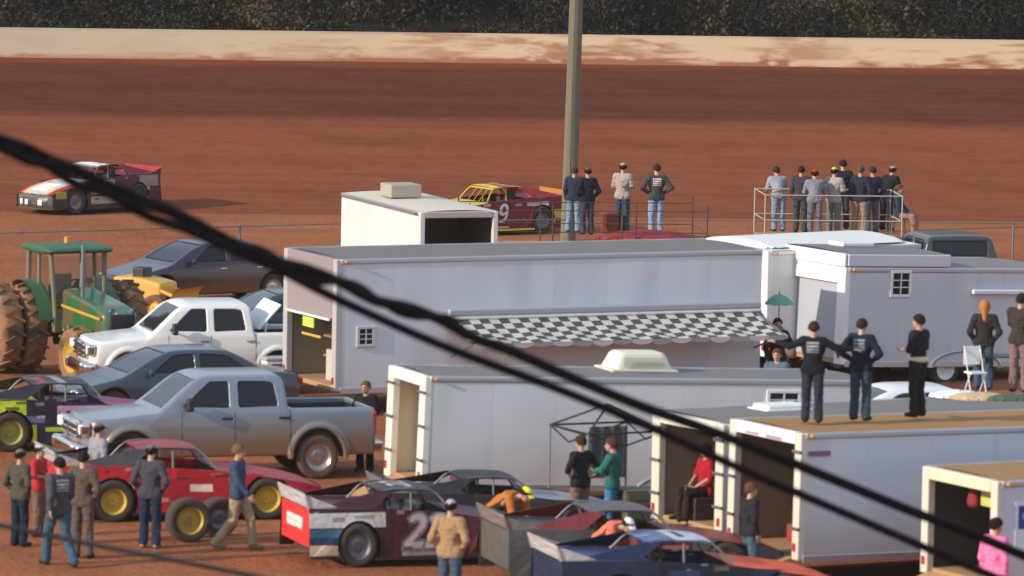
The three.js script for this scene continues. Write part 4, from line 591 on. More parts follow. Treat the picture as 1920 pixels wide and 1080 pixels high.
// far white box trailer, its open rear towards the camera
T.far = trailer({ corner: at(786, 397, 2.55), yaw: 1.98, W: 5.2, L: 1.85, H: 2.55, roof: mat(.70, .62, .48, .6), seed: 8, label: 'x', doorClosed: M.white, postMat: M.white, headMat: M.white });
scene.remove(T.far); used['enclosed_trailer']--;
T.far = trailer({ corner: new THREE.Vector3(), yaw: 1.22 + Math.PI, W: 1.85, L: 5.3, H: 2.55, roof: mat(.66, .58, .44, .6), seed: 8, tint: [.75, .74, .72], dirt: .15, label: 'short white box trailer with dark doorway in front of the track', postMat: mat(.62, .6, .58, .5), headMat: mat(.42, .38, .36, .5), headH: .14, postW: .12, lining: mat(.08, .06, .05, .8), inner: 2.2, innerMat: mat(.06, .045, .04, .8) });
{ // its long lit side faces left, its doorway faces the camera: pin the roof corner between them
  const g = T.far; g.rotation.y = 1.93; g.position.set(0, 0, 0); g.updateMatrixWorld(true); const c = g.localToWorld(new THREE.Vector3(-2.65, 2.55, -.925)); g.position.copy(at(786, 397, 2.55)).sub(c); g.updateMatrixWorld(true);
  add(g, 'roof_unit', [new RoundedBoxGeometry(.75, .3, .75, 3, .03).translate(.9, 2.74, -.1)], mat(.36, .33, .26, .7));
}
// flat deck with a plywood floor on which people stand
function deckTrailer(name, label, o) {
  const g = thing(name, label, o.cat, new THREE.Vector3(), o.yaw), { L, W, H } = o; g.updateMatrixWorld(); g.position.copy(o.corner).sub(new THREE.Vector3(-L / 2, H, W / 2).applyQuaternion(g.quaternion));
  const n = Math.round(W / .28); for (let i = 0; i < n; i++) add(g, 'deck_board', box(L, .05, W / n - .012, 0, H - .025 - .004 * hash(i, 3), -W / 2 + W / n * (i + .5), .006), mat(.30 + .08 * hash(i, 1), .19 + .05 * hash(i, 1), .10, .9));
  add(g, 'side_skirt', [box(L, .5, .05, 0, H - .31, W / 2 - .03), box(L, .5, .05, 0, H - .31, -W / 2 + .03)], o.skirt || M.white); add(g, 'end_skirt', [box(.05, .5, W - .13, -L / 2 + .03, H - .31, 0), box(.05, .5, W - .13, L / 2 - .03, H - .31, 0)], o.skirt || M.white);
  for (const x of [-.4, .1, .45]) for (const s of [-1, 1]) add(g, 'leg', bar([x * L, 0, s * (W / 2 - .15)], [x * L, H - .1, s * (W / 2 - .15)], .05), M.steel);
  if (o.rails) { for (const x of o.posts) for (const s of [-1, 1]) add(g, 'rail_post', bar([x * L, H, s * (W / 2 - .05)], [x * L, H + 1.08, s * (W / 2 - .05)], .018), o.railMat); for (const y of o.rails) { for (const s of [-1, 1]) add(g, 'rail', bar([-L / 2, H + y, s * (W / 2 - .05)], [L / 2, H + y, s * (W / 2 - .05)], o.railR || .02), o.railMat); for (const s of [-1, 1]) add(g, 'rail', bar([s * L / 2, H + y, -W / 2 + .05], [s * L / 2, H + y, W / 2 - .05], o.railR || .02), o.railMat); } }
  g.userData.dims = { L, W, H }; g.updateMatrixWorld(true); return g;
}
const DK = deckTrailer('deck_trailer', 'low white sided deck trailer with plywood floor and four people', { cat: 'trailer', corner: at(880, 468, 1.15), yaw: .12, L: 5.6, W: 2.5, H: 1.15, rails: [.92, .42], posts: [-.5, -.15, .2, .5], railMat: mat(.05, .04, .035, .7), railR: .011 });
const PL = deckTrailer('viewing_platform', 'raised viewing platform with pale rails, crowded with people', { cat: 'platform', corner: at(1434, 448, 1.0), yaw: .10, L: 3.35, W: 2.0, H: 1.0, rails: [1.06, .45], posts: [-.5, .5], railMat: mat(.40, .36, .31, .6), railR: .015, skirt: M.tan });

// ---------------------------------------------------------------- vehicles
function standAt(lx, lz, yaw, px, py, h = 0) { const p = at(px, py, h); return p.sub(new THREE.Vector3(lx, 0, lz).applyAxisAngle(new THREE.Vector3(0, 1, 0), yaw)); }
pickup({ label: 'silver crew cab pickup truck with muddy lower sides', pos: standAt(1.77 * .95, .98, .30, 597, 899), yaw: .30, colour: [.22, .255, .30], metal: .4, rough: .33, dirtTop: 1.35, dirt: .95, tyre: mat(.10, .062, .04, .95) }).scale.x = .95;
pickup({ label: 'white crew cab pickup truck behind the blue grey car', pos: standAt(1.77 * .84, .98 * .97, .27, 522, 741), yaw: .27, colour: [.74, .74, .72], dirt: .6, handle: mat(.3, .3, .3, .5), tyre: M.mud }).scale.set(.84, .97, .97);
{ const g = scene.children[scene.children.length - 1]; add(g, 'bed_lid', [new RoundedBoxGeometry(.75, .05, 1.5, 2, .02).rotateZ(.75).translate(1.6, 1.62, 0), bar([1.5, 1.3, .7], [1.55, 1.58, .7], .02), bar([1.5, 1.3, -.7], [1.55, 1.58, -.7], .02)], M.white); }
pickup({ label: 'dark grey pickup truck seen from behind at the far right', pos: at(1768, 590), yaw: -1.3, colour: [.04, .036, .032], dirt: .2 });
saloon({ label: 'blue grey car parked between the white and the silver pickups', pos: standAt(0, .9, .36, 352, 793), yaw: .36, colour: [.028, .045, .06] });
saloon({ label: 'dark purple car behind the white pickup near the tractor', pos: standAt(0, .9, .55, 415, 570), yaw: .55, colour: [.022, .016, .032] });
saloon({ label: 'dark teal car half hidden behind the white pickup bed', pos: standAt(0, .9, .3, 560, 672), yaw: .3, colour: [.02, .045, .06] });
saloon({ label: 'white car whose roof shows behind the people on the trailer', pos: standAt(0, .9, .3, 1712, 870), yaw: .3, colour: [.75, .75, .77] });
{ const t = add(scene, 'tarpaulin', iso((x, y, z) => Math.hypot(x / 1.25, y / .22, z / .5) * .22 - .22 + .07 * (fbm(x * 3, z * 5, y * 4) - .45), [-1.4, -.02, -.65], [1.4, .34, .65], .04), mat(.22, .015, .02, .8)); t.position.copy(at(1215, 449, 1.15)); tag(t, 'crumpled dark red tarpaulin at the right end of deck trailer', 'tarpaulin'); }
tractor(at(150, 702), -1.08).scale.setScalar(.92);
{ // yellow loader behind the tractor
  const g = thing('wheel_loader', 'orange yellow loader with raised bucket behind the tractor', 'loader', at(282, 600), -.5), y = mat(.62, .33, .05, .5), body = iso((x, yy, z) => smax(smax(Math.abs(x + .2) - .85, Math.abs(z) - .5, .1), Math.abs(yy - .95) - .35 + .12 * smooth(-.2, .7, x), .1), [-1.3, .4, -.7], [.9, 1.5, .7], .05);
  add(g, 'body', body, y); add(g, 'seat', new RoundedBoxGeometry(.4, .35, .5, 3, .05).translate(-.3, 1.4, 0), M.black);
  for (const s of [-1, 1]) { for (const x of [-.75, .55]) wheel(g, x, .42, s * .62, .42, .3, y, M.mud); add(g, 'arm', bar([-.5, 1.3, s * .42], [1.2, .75, s * .42], .06), y); }
  add(g, 'bucket', slab(10, 2, (u, v) => { const a = lerp(-1.2, 1.6, u); return [1.55 - .38 * Math.cos(a), .72 - .38 * Math.sin(a), lerp(-.75, .75, v)]; }, .03), y);
  g.scale.setScalar(.75);
}
// race cars on the track
const decal9 = lettering(256, 144, '#7c1420', (c) => { num(c, '9', 122, 70, 118, '#e9dfe2', '#3a0a10'); c.fillStyle = '#b89aa2'; c.fillRect(10, 26, 46, 14); c.fillRect(205, 30, 40, 10); c.fillStyle = '#d9cfd2'; c.fillRect(90, 130, 70, 8); });
const rc9 = raceCar({ lowSpoiler: .12, label: 'red race car with white number nine and yellow trim', pos: standAt(1.41, .97, .55, 1034, 439), yaw: .55, c: { body: [.33, .016, .03], door: decal9, deck: [.30, .02, .03], hood: [.62, .45, .04], spoiler: [.4, .16, .03], roof: lettering(128, 128, '#8a1822', (c) => { c.fillStyle = '#d8b23a'; c.fillRect(0, 0, 40, 128); c.fillStyle = '#c9a0a0'; c.fillRect(60, 20, 40, 80); }), quarter: lettering(256, 144, '#7c1420', (c) => { c.fillStyle = '#c9b2b8'; c.fillRect(20, 22, 120, 20); c.fillStyle = '#d8b23a'; c.fillRect(150, 60, 90, 40); }), sail: [.33, .016, .03] }, skirt: mat(.65, .6, .05, .5), cage: mat(.55, .4, .05, .5) });
rc9.scale.set(.86, .97, .9);
const hood1 = lettering(256, 256, '#c9c4be', (c) => { c.fillStyle = '#9c1418'; c.fillRect(0, 0, 256, 34); c.fillRect(0, 222, 256, 34); c.fillStyle = '#d89a3a'; c.fillRect(0, 34, 256, 18); c.fillRect(0, 204, 256, 18); c.fillStyle = '#f4f1ea'; c.fillRect(30, 80, 90, 90); c.fillStyle = '#4a4644'; c.fillRect(120, 70, 40, 8); c.fillRect(170, 150, 40, 8); });
const rc1 = raceCar({ lowSpoiler: .10, label: 'red and white race car with grey nose racing on track', pos: standAt(-1.33, .97, .78, 138, 405), yaw: .78, steer: -.2, c: { body: [.24, .02, .03], nose: [.12, .12, .125], fender: lettering(256, 144, '#3b3436', (c) => { c.fillStyle = '#a01a1e'; c.fillRect(0, 0, 256, 34); c.fillStyle = '#b09a30'; c.fillRect(20, 62, 66, 34); }), hood: hood1, door: lettering(256, 144, '#57151c', (c) => { c.fillStyle = '#b8b2b0'; c.fillRect(0, 92, 256, 34); c.fillStyle = '#d0a030'; c.fillRect(0, 70, 80, 14); c.fillStyle = '#c8c0c0'; c.fillRect(100, 20, 90, 44); }), quarter: lettering(256, 144, '#5a1a20', (c) => { c.fillStyle = '#8c8684'; c.fillRect(110, 8, 130, 50); c.fillStyle = '#d09a30'; c.fillRect(60, 60, 120, 14); c.fillStyle = '#222'; c.fillRect(100, 78, 130, 20); }), roof: lettering(128, 128, '#7c1216', (c) => { c.fillStyle = '#e8e2e0'; c.fillRect(0, 0, 60, 128); }), deck: [.42, .03, .035], spoiler: [.30, .015, .025], sail: [.24, .015, .03] }, noseSign: lettering(256, 64, '#3a3a3c', (c) => { c.fillStyle = '#e8e8e8'; c.fillRect(30, 14, 26, 34); c.fillRect(80, 14, 26, 34); c.fillRect(190, 14, 30, 34); }) });
rc1.scale.set(.80, 1.0, .84);
// race cars in the pits (tails to the left)
const PI = Math.PI;
raceCar({ label: 'lime yellow and black race car at the left edge', pos: standAt(0, -.95, PI + .28, 158, 846), yaw: PI + .28, c: { body: [.03, .02, .045], roof: lettering(128, 128, '#1a1418', (c) => { c.fillStyle = '#8a8a90'; c.fillRect(50, 0, 20, 128); c.fillStyle = '#a02038'; c.fillRect(90, 20, 20, 90); }), quarter: lettering(256, 144, '#232030', (c) => { c.fillStyle = '#b8cc1a'; c.fillRect(0, 6, 200, 46); c.fillRect(40, 84, 190, 60); c.fillStyle = '#6a6aa0'; c.fillRect(0, 56, 256, 22); }), door: lettering(256, 144, '#2c1c3a', (c) => { c.fillStyle = '#b8a0c4'; c.fillRect(40, 24, 170, 52); c.fillStyle = '#5a4468'; c.fillRect(70, 40, 50, 18); c.fillRect(150, 36, 30, 26); c.fillStyle = '#a8c818'; c.fillRect(0, 92, 256, 14); }), deck: [.5, .62, .04], spoiler: [.42, .55, .03], hood: [.40, .03, .08], sail: [.03, .02, .03], tail: [.45, .55, .04] }, rim: mat(.3, .3, .05, .5) });
raceCar({ label: 'bright red race car behind the men on the left', pos: standAt(0, -.95, PI + .27, 362, 978), yaw: PI + .27, c: { body: [.44, .014, .025], door: lettering(256, 144, '#a81422', (c) => { c.fillStyle = '#e8d8cc'; c.fillRect(120, 60, 70, 22); c.fillStyle = '#d02030'; c.fillRect(10, 14, 70, 30); }), quarter: lettering(256, 144, '#b01820', (c) => { c.fillStyle = '#e8b878'; c.fillRect(90, 50, 120, 26); c.fillStyle = '#f0d8c0'; c.fillRect(110, 92, 70, 12); }), roof: [.32, .02, .03], deck: [.05, .045, .05], spoiler: [.45, .43, .42], hood: [.35, .012, .025], sail: [.06, .05, .05] }, rim: mat(.5, .34, .03, .5) });
raceCar({ label: 'maroon race car with large white number and red tail', pos: standAt(1.41, -.97, PI + .30, 655, 1066), yaw: PI + .30, c: { body: [.10, .014, .03], door: lettering(256, 144, '#40101c', (c) => { num(c, '22', 104, 70, 132, '#b9b6bc', '#77737b'); c.fillStyle = '#8e8a86'; c.fillRect(30, 126, 170, 12); }), quarter: lettering(256, 144, '#3a1622', (c) => { c.fillStyle = '#c4c6cc'; c.fillRect(0, 14, 236, 42); c.fillStyle = '#8f9096'; c.fillRect(70, 26, 40, 14); c.fillRect(140, 22, 60, 10); c.fillStyle = '#2e6480'; c.fillRect(0, 60, 200, 22); c.fillStyle = '#24365e'; c.fillRect(0, 82, 190, 20); c.fillStyle = '#c8bfae'; c.fillRect(0, 104, 160, 30); }), roof: lettering(128, 128, '#241a1c', (c) => { c.save(); c.translate(64, 64); c.rotate(Math.PI / 2); num(c, '22', 0, 0, 70, '#c8b8b4'); c.restore(); }), deck: [.09, .015, .03], spoiler: [.5, .5, .52], tail: [.80, .035, .035], sail: lettering(64, 64, '#5a1822', (c) => {}), hood: [.09, .012, .025] } }); { const g = scene.children[scene.children.length - 1]; g.scale.x = .88; g.children.find((m) => m.name === 'tail_board').userData.label = 'bright red tail board with white sponsor panel'; }
{ const g = scene.children.filter((m) => m.name.startsWith('race_car')).pop(); add(g, 'tail_sign', box(.012, .2, .95, RC.X(4.83), .70, 0), mat(1, 1, 1, .4, 0, { map: lettering(256, 64, '#f0e2e0', (c) => { c.fillStyle = '#d9a8a8'; c.fillRect(20, 24, 60, 12); c.fillRect(96, 28, 130, 10); }) })); }
raceCar({ label: 'black race car with grey hood behind the man in tan jacket', pos: standAt(0, -.86, PI + .25, 960, 1014), yaw: PI + .25, c: { body: [.022, .022, .025], roof: [.018, .018, .02], hood: [.30, .32, .37], deck: [.10, .09, .09], spoiler: [.22, .2, .19], door: [.03, .03, .035] } }).scale.set(.9, .84, .9);
raceCar({ label: 'dark grey race car with red door at the bottom centre', pos: standAt(1.41, -.97, PI + .27, 1062, 1108), yaw: PI + .27, c: { body: [.085, .09, .095], door: lettering(256, 144, '#4a1a20', (c) => { c.fillStyle = '#9a5a5e'; c.fillRect(10, 50, 236, 12); c.fillStyle = '#8c2a34'; c.fillRect(10, 80, 236, 30); }), roof: [.09, .07, .07], deck: [.06, .055, .055], spoiler: [.22, .19, .17], hood: [.3, .05, .04], sail: [.2, .03, .03], tail: [.10, .095, .09] }, rim: mat(.25, .2, .05, .6) });
raceCar({ label: 'blue race car at the bottom edge right of centre', pos: standAt(0, -.95, PI + .27, 1325, 1166), yaw: PI + .27, c: { body: [.012, .022, .06], roof: lettering(128, 128, '#4a5c90', (c) => { c.fillStyle = '#b8bccc'; c.fillRect(0, 0, 70, 128); c.fillStyle = '#1c1c22'; c.fillRect(40, 30, 14, 70); }), deck: [.03, .05, .14], spoiler: [.5, .5, .5], door: lettering(256, 144, '#141c30', (c) => { c.fillStyle = '#27406e'; c.fillRect(20, 30, 90, 100); c.fillStyle = '#8a8478'; c.fillRect(140, 70, 80, 16); }), hood: [.78, .10, .02], nose: [.5, .06, .02], quarter: [.012, .02, .05] } });

// ---------------------------------------------------------------- people
const pp = (px, py, h = 0) => at(px, py, h);
const F = { cam: 0, away: Math.PI, left: -Math.PI / 2, right: Math.PI / 2 };
const jeans = [.045, .075, .13], navy = [.018, .024, .045], khaki = [.33, .27, .17], black = [.016, .016, .018], greyC = [.16, .16, .18];
const people = [
  // front left group
  ['man in olive jacket and dark trousers at the left edge', 36, 1024, { pose: 'pockets', turn: 2.4, s: .94, top: [.075, .07, .055], legs: navy, hat: [.18, .16, .14] }],
  ['person in red shirt with white shoulder standing at the left', 72, 1006, { pose: 'crossed', turn: 1.2, s: .9, top: [.42, .03, .035], legs: [.17, .11, .075], tee: true, hat: [.5, .46, .46] }],
  ['man in grey and black printed jacket and blue jeans', 110, 1062, { pose: 'walk', turn: -2.6, s: 1.05, top: [.07, .07, .08], legs: [.05, .095, .15], hat: black, print: [.33, .33, .36] }],
  ['man in brown jacket close behind the man in printed jacket', 154, 1046, { pose: 'pockets', turn: 2.8, s: 1.02, top: [.10, .075, .06], legs: [.11, .085, .075], hair: [.05, .03, .02] }],
  ['man in pale grey shirt and jeans by the red car', 184, 972, { pose: 'relaxed', turn: 2.2, s: .95, top: [.27, .27, .31], legs: [.075, .12, .2], tee: true, hat: [.25, .1, .08] }],
  ['man in dark grey jacket and navy jeans by the red car', 281, 1027, { pose: 'pockets', turn: 2.9, s: 1.0, top: [.06, .06, .075], legs: [.02, .03, .06], hat: [.16, .15, .16], shoes: [.3, .25, .2] }],
  ['man in blue shirt and khaki trousers walking past the red car', 444, 1030, { pose: 'walk', turn: 1.35, s: 1.03, top: [.045, .07, .12], legs: khaki, hair: [.3, .17, .08], shoes: [.2, .16, .1] }],
  ['man in tan jacket and grey cap at the bottom centre', 842, 1146, { pose: 'pockets', turn: 2.75, s: 1.02, top: [.34, .22, .12], legs: [.055, .085, .13], hat: [.42, .42, .45] }],
  ['man in black standing behind the silver pickup', 684, 884, { pose: 'crossed', turn: -.5, s: .96, top: black, legs: navy, hair: [.3, .13, .05] }],
  ['man in black shirt beneath the black canopy frame', 1086, 1006, { pose: 'hips', turn: -2.4, s: 1.0, top: [.02, .02, .024], legs: [.19, .12, .08], hair: [.09, .05, .03], tee: true }],
  ['person in green shirt and bright blue overalls under canopy frame', 1146, 1010, { pose: 'camera', turn: -1.9, s: 1.0, top: [.03, .13, .12], legs: [.06, .19, .36], hair: [.16, .07, .05] }],
  ['man in orange shirt and bright yellow cap bending over a car', 925, 1058, { pose: 'bend', turn: 1.0, s: 1.0, top: [.45, .15, .03], legs: [.06, .05, .04], hat: [.9, .85, .05] }],
  ['person in coral shirt and white cap leaning over a car', 1128, 1118, { pose: 'bend', turn: .7, s: 1.0, top: [.8, .18, .11], legs: [.1, .03, .03], hat: [.75, .75, .8] }],
  ['man in dark shirt and jeans beside the nearest trailer doorway', 1404, 1100, { pose: 'relaxed', turn: 2.0, s: .98, top: [.025, .024, .03], legs: [.07, .11, .15], hair: [.25, .1, .06] }],
  ['person in bright pink beside the dark low trailer', 1862, 1192, { pose: 'relaxed', turn: 2.3, s: 1.06, top: [.85, .20, .42], legs: [.80, .18, .38], hair: [.03, .02, .015] }],
  ['man whose red face shows under the end of the awning', 1454, 822, { pose: 'stand', turn: -.3, s: 1.0, top: [.1, .14, .18], legs: navy, hair: [.25, .09, .04], skin: 2 }],
  ['person in dark clothes under the small teal umbrella', 1455, 752, { pose: 'raised', turn: .2, s: .97, top: [.03, .02, .025], legs: [.05, .03, .03], hair: [.02, .015, .012] }],
];
for (const [label, x, y, o] of people) person({ label, pos: pp(x, y), ...o });
const on = (tr, px, py) => { const H = tr.userData.dims.H; return at(px, py, H + .02); };
const roofP = [
  ['man in black shirt with both arms spread on tan trailer roof', T.near, 1522, 795, { pose: 'arms', turn: 3.0, s: .96, top: [.014, .016, .022], legs: [.03, .03, .05], hair: [.10, .05, .03], print: [.3, .32, .36] }],
  ['man in navy printed shirt and jeans on the tan trailer roof', T.near, 1612, 791, { pose: 'hips', turn: 2.7, s: .97, top: [.015, .02, .035], legs: [.035, .06, .09], hair: [.08, .045, .03], print: [.22, .27, .34], skin: 2 }],
  ['slim person in black with pale wrap tied round the waist', T.near, 1719, 784, { pose: 'crossed', turn: -2.2, s: .98, top: [.02, .02, .026], legs: [.02, .02, .02], hair: [.04, .03, .03], belt: [.65, .55, .36] }],
  ['woman with long auburn hair on the grey trailer roof', T.second, 1843, 733, { pose: 'pockets', turn: 3.1, s: .90, top: [.035, .03, .03], legs: [.05, .08, .12], hair: [.42, .16, .04], long: true }],
  ['person in brown top and mauve trousers at the right edge', T.second, 1910, 738, { pose: 'camera', turn: 2.7, s: 1.0, top: [.05, .038, .032], legs: [.21, .13, .125], hair: [.05, .035, .03] }],
];
for (const [label, tr, x, y, o] of roofP) { const p = on(tr, x, y); person({ label, group: 'people standing on trailer roofs', pos: p.add(new THREE.Vector3(0, .02, 0)), ...o }); }
const seatP = T.second.local(-4.25 + .42, .55, -.25);
person({ label: 'person in red shirt sitting inside the brown trailer', pos: seatP.clone().add(new THREE.Vector3(0, -.02, 0)), pose: 'sit', turn: -1.1, s: .95, top: [.36, .015, .025], legs: [.03, .02, .02], tee: true, hair: [.02, .018, .016] });
inT(T.second, 'crate', 'dark crate used as a seat inside the brown trailer', 'crate', [box(.45, .38, .45, 0, 0, 0, .02), ...[-.1, .05].map((y) => box(.47, .05, .47, 0, y, 0, .01))], mat(.06, .035, .03, .8), .32, .74, -.25);
inT(T.near, 'cabinet', 'tan cabinet inside the nearest trailer doorway', 'cabinet', [box(.5, 1.3, .55, 0, 0, 0, .02), box(.02, .56, .46, -.26, .32, 0, .005), box(.02, .56, .46, -.26, -.32, 0, .005)], mat(.34, .22, .12, .7), 1.5, 1.17, -.5);
inT(T.near, 'tool_box', 'red tool box on the floor of the nearest trailer', 'tool box', [box(.35, .3, .6, 0, 0, 0, .03), box(.05, .05, .4, 0, .18, 0, .02)], mat(.3, .04, .03, .6), .9, .69, -.3);
inT(T.second, 'cabinet', 'dark brown cabinet inside the brown trailer', 'cabinet', [box(.5, .9, .5, 0, 0, 0, .02), box(.02, .7, .4, -.26, 0, 0, .005)], mat(.07, .035, .028, .7), 1.2, 1.0, .85);
const deckY = 1.15, deckP = [
  ['man in light blue jeans half behind the wooden pole', 1075, 436, { pose: 'relaxed', turn: 3.0, s: .90, top: [.03, .035, .06], legs: [.17, .27, .36], hair: [.12, .07, .05] }],
  ['man in dark navy jacket next to the wooden pole', 1100, 440, { pose: 'pockets', turn: -2.8, s: .92, top: [.016, .02, .035], legs: [.055, .05, .085], hat: [.16, .07, .05] }],
  ['man in pale shirt and pale cap on the deck trailer', 1166, 436, { pose: 'crossed', turn: 2.8, s: .96, top: [.36, .31, .28], legs: [.05, .07, .12], hat: [.42, .34, .31] }],
  ['man in black and white shirt and light jeans on deck', 1229, 440, { pose: 'hips', turn: 3.3, s: .97, top: [.06, .06, .055], legs: [.24, .31, .42], hair: [.08, .05, .04], print: [.6, .55, .52], skin: 2 }],
];
for (const [label, x, y, o] of deckP) person({ label, group: 'people on the deck trailer', pos: at(x, y, deckY), ...o });
{ const b = thing('cooler', 'red cooler box standing on the deck trailer between two people', 'cooler', at(1143, 437, deckY)); add(b, 'body', new RoundedBoxGeometry(.42, .42, .34, 3, .04).translate(0, .21, 0), mat(.22, .03, .018, .7)); add(b, 'lid', new RoundedBoxGeometry(.44, .07, .36, 3, .02).translate(0, .455, 0), mat(.25, .05, .03, .7)); }
const platP = [
  ['man in pale grey shirt and light jeans at left platform rail', 1459, 434, { pose: 'lean', turn: 3.4, s: .95, top: [.30, .31, .35], legs: [.20, .26, .36], hair: [.09, .04, .03] }],
  ['man in dark top and dark jeans, second from platform left', 1500, 436, { pose: 'stand', turn: 2.9, s: .93, top: [.05, .045, .06], legs: [.04, .06, .07], hair: [.06, .04, .03] }],
  ['person in red cap and grey top on the viewing platform', 1527, 443, { pose: 'lean', turn: 3.2, s: .97, top: [.20, .20, .24], legs: [.15, .13, .17], hat: [.55, .05, .03] }],
  ['person in lime cap and pale shirt on the viewing platform', 1562, 441, { pose: 'crossed', turn: 2.7, s: .95, top: [.34, .31, .30], legs: [.13, .17, .17], hat: [.38, .62, .08] }],
  ['dark haired man in navy behind the lime cap', 1578, 430, { pose: 'stand', turn: 3.3, s: .98, top: [.02, .022, .04], legs: [.04, .06, .10], hair: [.05, .035, .02] }],
  ['man in navy jacket and tan trousers on the viewing platform', 1611, 441, { pose: 'relaxed', turn: 2.9, s: .97, top: [.03, .03, .05], legs: [.27, .20, .15], hair: [.20, .13, .09] }],
  ['man in navy jacket and grey jeans on the viewing platform', 1634, 437, { pose: 'pockets', turn: 3.5, s: .93, top: [.025, .028, .06], legs: [.12, .14, .17], hair: [.07, .05, .04] }],
  ['person in wide tan hat and black at the platform right', 1661, 432, { pose: 'lean', turn: 2.5, s: .95, top: [.02, .02, .024], legs: [.025, .03, .045], hat: [.45, .33, .2] }],
];
for (const [label, x, y, o] of platP) person({ label, group: 'people on the viewing platform', pos: at(x, y, 1.0), ...o });
person({ label: 'person in blue sitting at the right end of viewing platform', pos: at(1684, 440, 1.0), pose: 'sit', turn: 1.3, s: .9, top: [.03, .05, .10], legs: [.32, .17, .13], hair: [.2, .1, .07] });

{ const g = thing('stool', 'low stool under the seated person in blue', 'stool', at(1684, 440, 1.0), 1.3); add(g, 'seat', box(.32, .04, .32, 0, .44, 0, .015), M.ply); for (const x of [-.12, .12]) for (const z of [-.12, .12]) add(g, 'leg', bar([x * 1.2, 0, z * 1.2], [x, .43, z], .014), M.steel); }
// ---------------------------------------------------------------- small things of the pits
{ // bare folding canopy frame
  const p = at(1215, 985), g = thing('canopy_frame', 'bare black folding canopy frame beside the grey roofed trailer', 'canopy frame', p, .45), H = 1.72, w = 1.5, m = mat(.014, .015, .018, .5);
  const c = [[-w, .6], [0, .6], [0, -.9], [-w, -.9]]; for (const [x, z] of c) add(g, 'leg', bar([x, 0, z], [x, H, z], .02), mat(.3, .3, .31, .4, .6));
  c.forEach(([x, z], i) => { const [x2, z2] = c[(i + 1) % 4]; add(g, 'edge_bar', bar([x, H, z], [x2, H, z2], .019), m); add(g, 'brace', [bar([x, H, z], [(x + x2) / 2, H - .22, (z + z2) / 2], .016), bar([x2, H, z2], [(x + x2) / 2, H - .22, (z + z2) / 2], .016)], m); add(g, 'roof_bar', bar([x, H, z], [-w / 2, H + .42, -.15], .02), m); });
  add(g, 'side_curtain', slab(16, 4, (u, v) => [lerp(-.75, -.02, u), lerp(.75, H - .06, v), -.86 + .03 * Math.sin(u * 22)], .01), mat(.075, .085, .07, .9));
}
function wheelThing(label, px, py, turn, r, rim, group) { const g = thing('spare_wheel', label, 'wheel', at(px, py), turn, group); const t = add(g, 'tyre', wheelTyre(r, .32).translate(0, r, 0), mat(.06, .042, .032, .95)); add(g, 'rim', wheelRim(r, .32).translate(0, r, 0), rim); return g; }
wheelThing('muddy spare wheel with yellow rim standing by the red car', 352, 1016, .35, .38, mat(.5, .32, .04, .5));
wheelThing('black spare tyre standing right of the yellow rimmed wheel', 408, 1006, .5, .34, M.steel);
{ const g = thing('umbrella', 'small teal umbrella between the tall trailer and paned window trailer', 'umbrella', at(1457, 747)); const s = 12, pts = []; add(g, 'canopy', slab(24, 6, (u, v) => { const a = u * 2 * PI, r = .30 * v; return [r * Math.cos(a), 2.14 - .19 * v * v - .02 * v * Math.abs(Math.sin(a * 4)), r * Math.sin(a)]; }, .006), mat(.14, .34, .26, .9)); add(g, 'shaft', bar([0, 1.35, 0], [0, 2.2, 0], .012), M.steel); }
function cooler(label, px, py, h, body, lid, w, hh, d, turn) { const g = thing('cooler_box', label, 'cooler', at(px, py, h), turn); add(g, 'body', new RoundedBoxGeometry(w, hh * .8, d, 3, .03).translate(0, hh * .4, 0), body); add(g, 'lid', new RoundedBoxGeometry(w + .03, hh * .19, d + .03, 3, .025).translate(0, hh * .9, 0), lid); add(g, 'handle', bar([-w * .3, hh * .6, d / 2 + .02], [w * .3, hh * .6, d / 2 + .02], .015), M.black); return g; }
cooler('large blue and white cooler box behind the silver pickup', 518, 748, 0, mat(.06, .09, .22, .45), M.white, .62, .5, .4, .3);
{ const c = cooler('white cooler box on top of the blue cooler', 518, 748, 0, mat(.65, .66, .68, .4), mat(.35, .37, .4, .5), .56, .36, .38, .35); c.position.y = .5; }
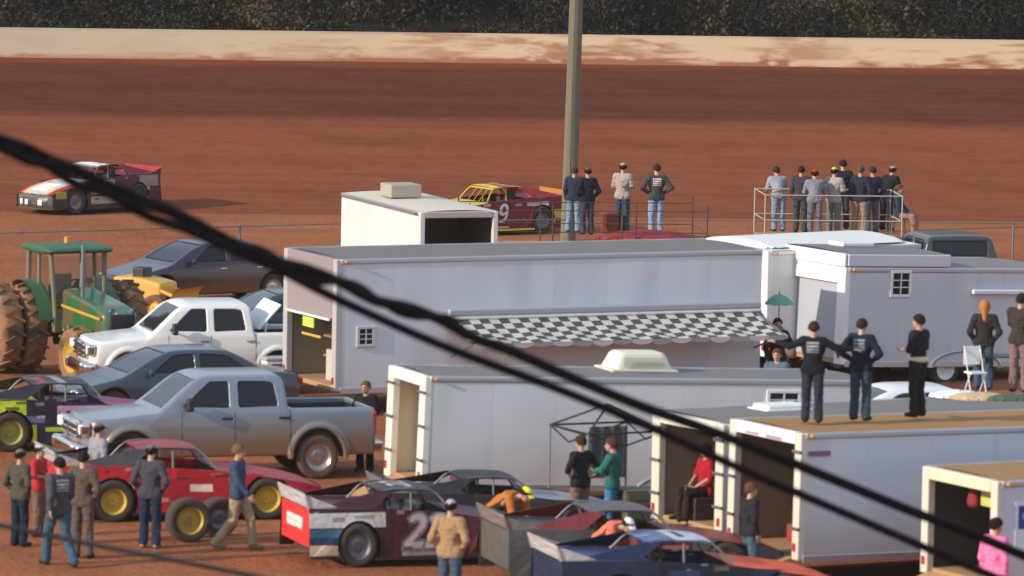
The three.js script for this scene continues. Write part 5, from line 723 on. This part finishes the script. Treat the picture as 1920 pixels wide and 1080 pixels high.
{ const g = thing('folding_chair', 'white folding chair on the grey trailer roof', 'chair', on(T.second, 1828, 741), .4), m = M.white; g.scale.set(.75, .95, .75); add(g, 'seat', box(.42, .03, .4, 0, .42, 0, .01), m); add(g, 'backrest', box(.42, .34, .03, 0, .72, -.2, .01), m); for (const x of [-.2, .2]) { add(g, 'leg', bar([x, 0, .2], [x, .9, -.21], .013), m); add(g, 'leg', bar([x, 0, -.2], [x, .43, .15], .013), m); } }
[['crumpled white towel on the grey trailer roof', 1795, 744, [.8, .79, .77], .5], ['crumpled tan blanket on the grey trailer roof', 1842, 748, [.5, .36, .22], .6], ['crumpled dark green blanket at the right of grey roof', 1893, 750, [.07, .10, .07], .5]].forEach(([label, x, y, c, w], i) => { const g = iso((a, b, d) => Math.hypot(a / w, b / .12, d / .3) * .12 - .12 + .05 * (fbm(a * 9 + i * 7, d * 9, b * 5) - .4), [-.65, -.02, -.45], [.65, .2, .45], .025); const m = add(scene, 'blanket', g, mat(...c, .95)); m.position.copy(on(T.second, x, y)); tag(m, label, 'blanket'); });
{ const m = add(scene, 'folding_table', [box(1.0, .03, .5, 0, .62, 0, .01), ...[-.4, .4].flatMap((x) => [bar([x, 0, -.2], [x, .62, .2], .012), bar([x, 0, .2], [x, .62, -.2], .012)])], mat(.03, .03, .032, .5)); m.position.copy(on(T.second, 1872, 733)); tag(m, 'small black folding table on the grey trailer roof', 'table'); }

{ // pit clutter among the cars
  const can = (label, px, py, c) => { const g = thing('fuel_can', label, 'fuel can', at(px, py), .6); add(g, 'body', new RoundedBoxGeometry(.28, .48, .24, 3, .05).translate(0, .24, 0), mat(...c, .5)); add(g, 'handle', tube([[-.09, .47, 0], [-.06, .55, 0], [.05, .55, 0], [.09, .47, 0]], .016, 12, 6), mat(...c, .5)); add(g, 'spout', bar([.08, .46, .05], [.16, .6, .08], .02), M.black); };
  can('red fuel can standing on the dirt left of canopy frame', 1030, 950, [.5, .03, .03]); can('white fuel can on the dirt beside the red fuel can', 1048, 946, [.6, .58, .52]);
  { const g = thing('tool_cart', 'dark tool cart standing under the right side of canopy frame', 'tool cart', at(1196, 1008), .45); add(g, 'body', new RoundedBoxGeometry(.75, .7, .5, 2, .02).translate(0, .5, 0), mat(.09, .085, .05, .6)); for (let i = 0; i < 4; i++) add(g, 'drawer', box(.68, .13, .02, 0, .26 + i * .16, .255, .005), mat(.14, .13, .08, .5)); for (const x of [-.3, .3]) for (const z of [-.18, .18]) add(g, 'castor', cyl(.07, .05, x, .07, z, 'z', 12), M.black); }
}
renderer.render(scene, camera);
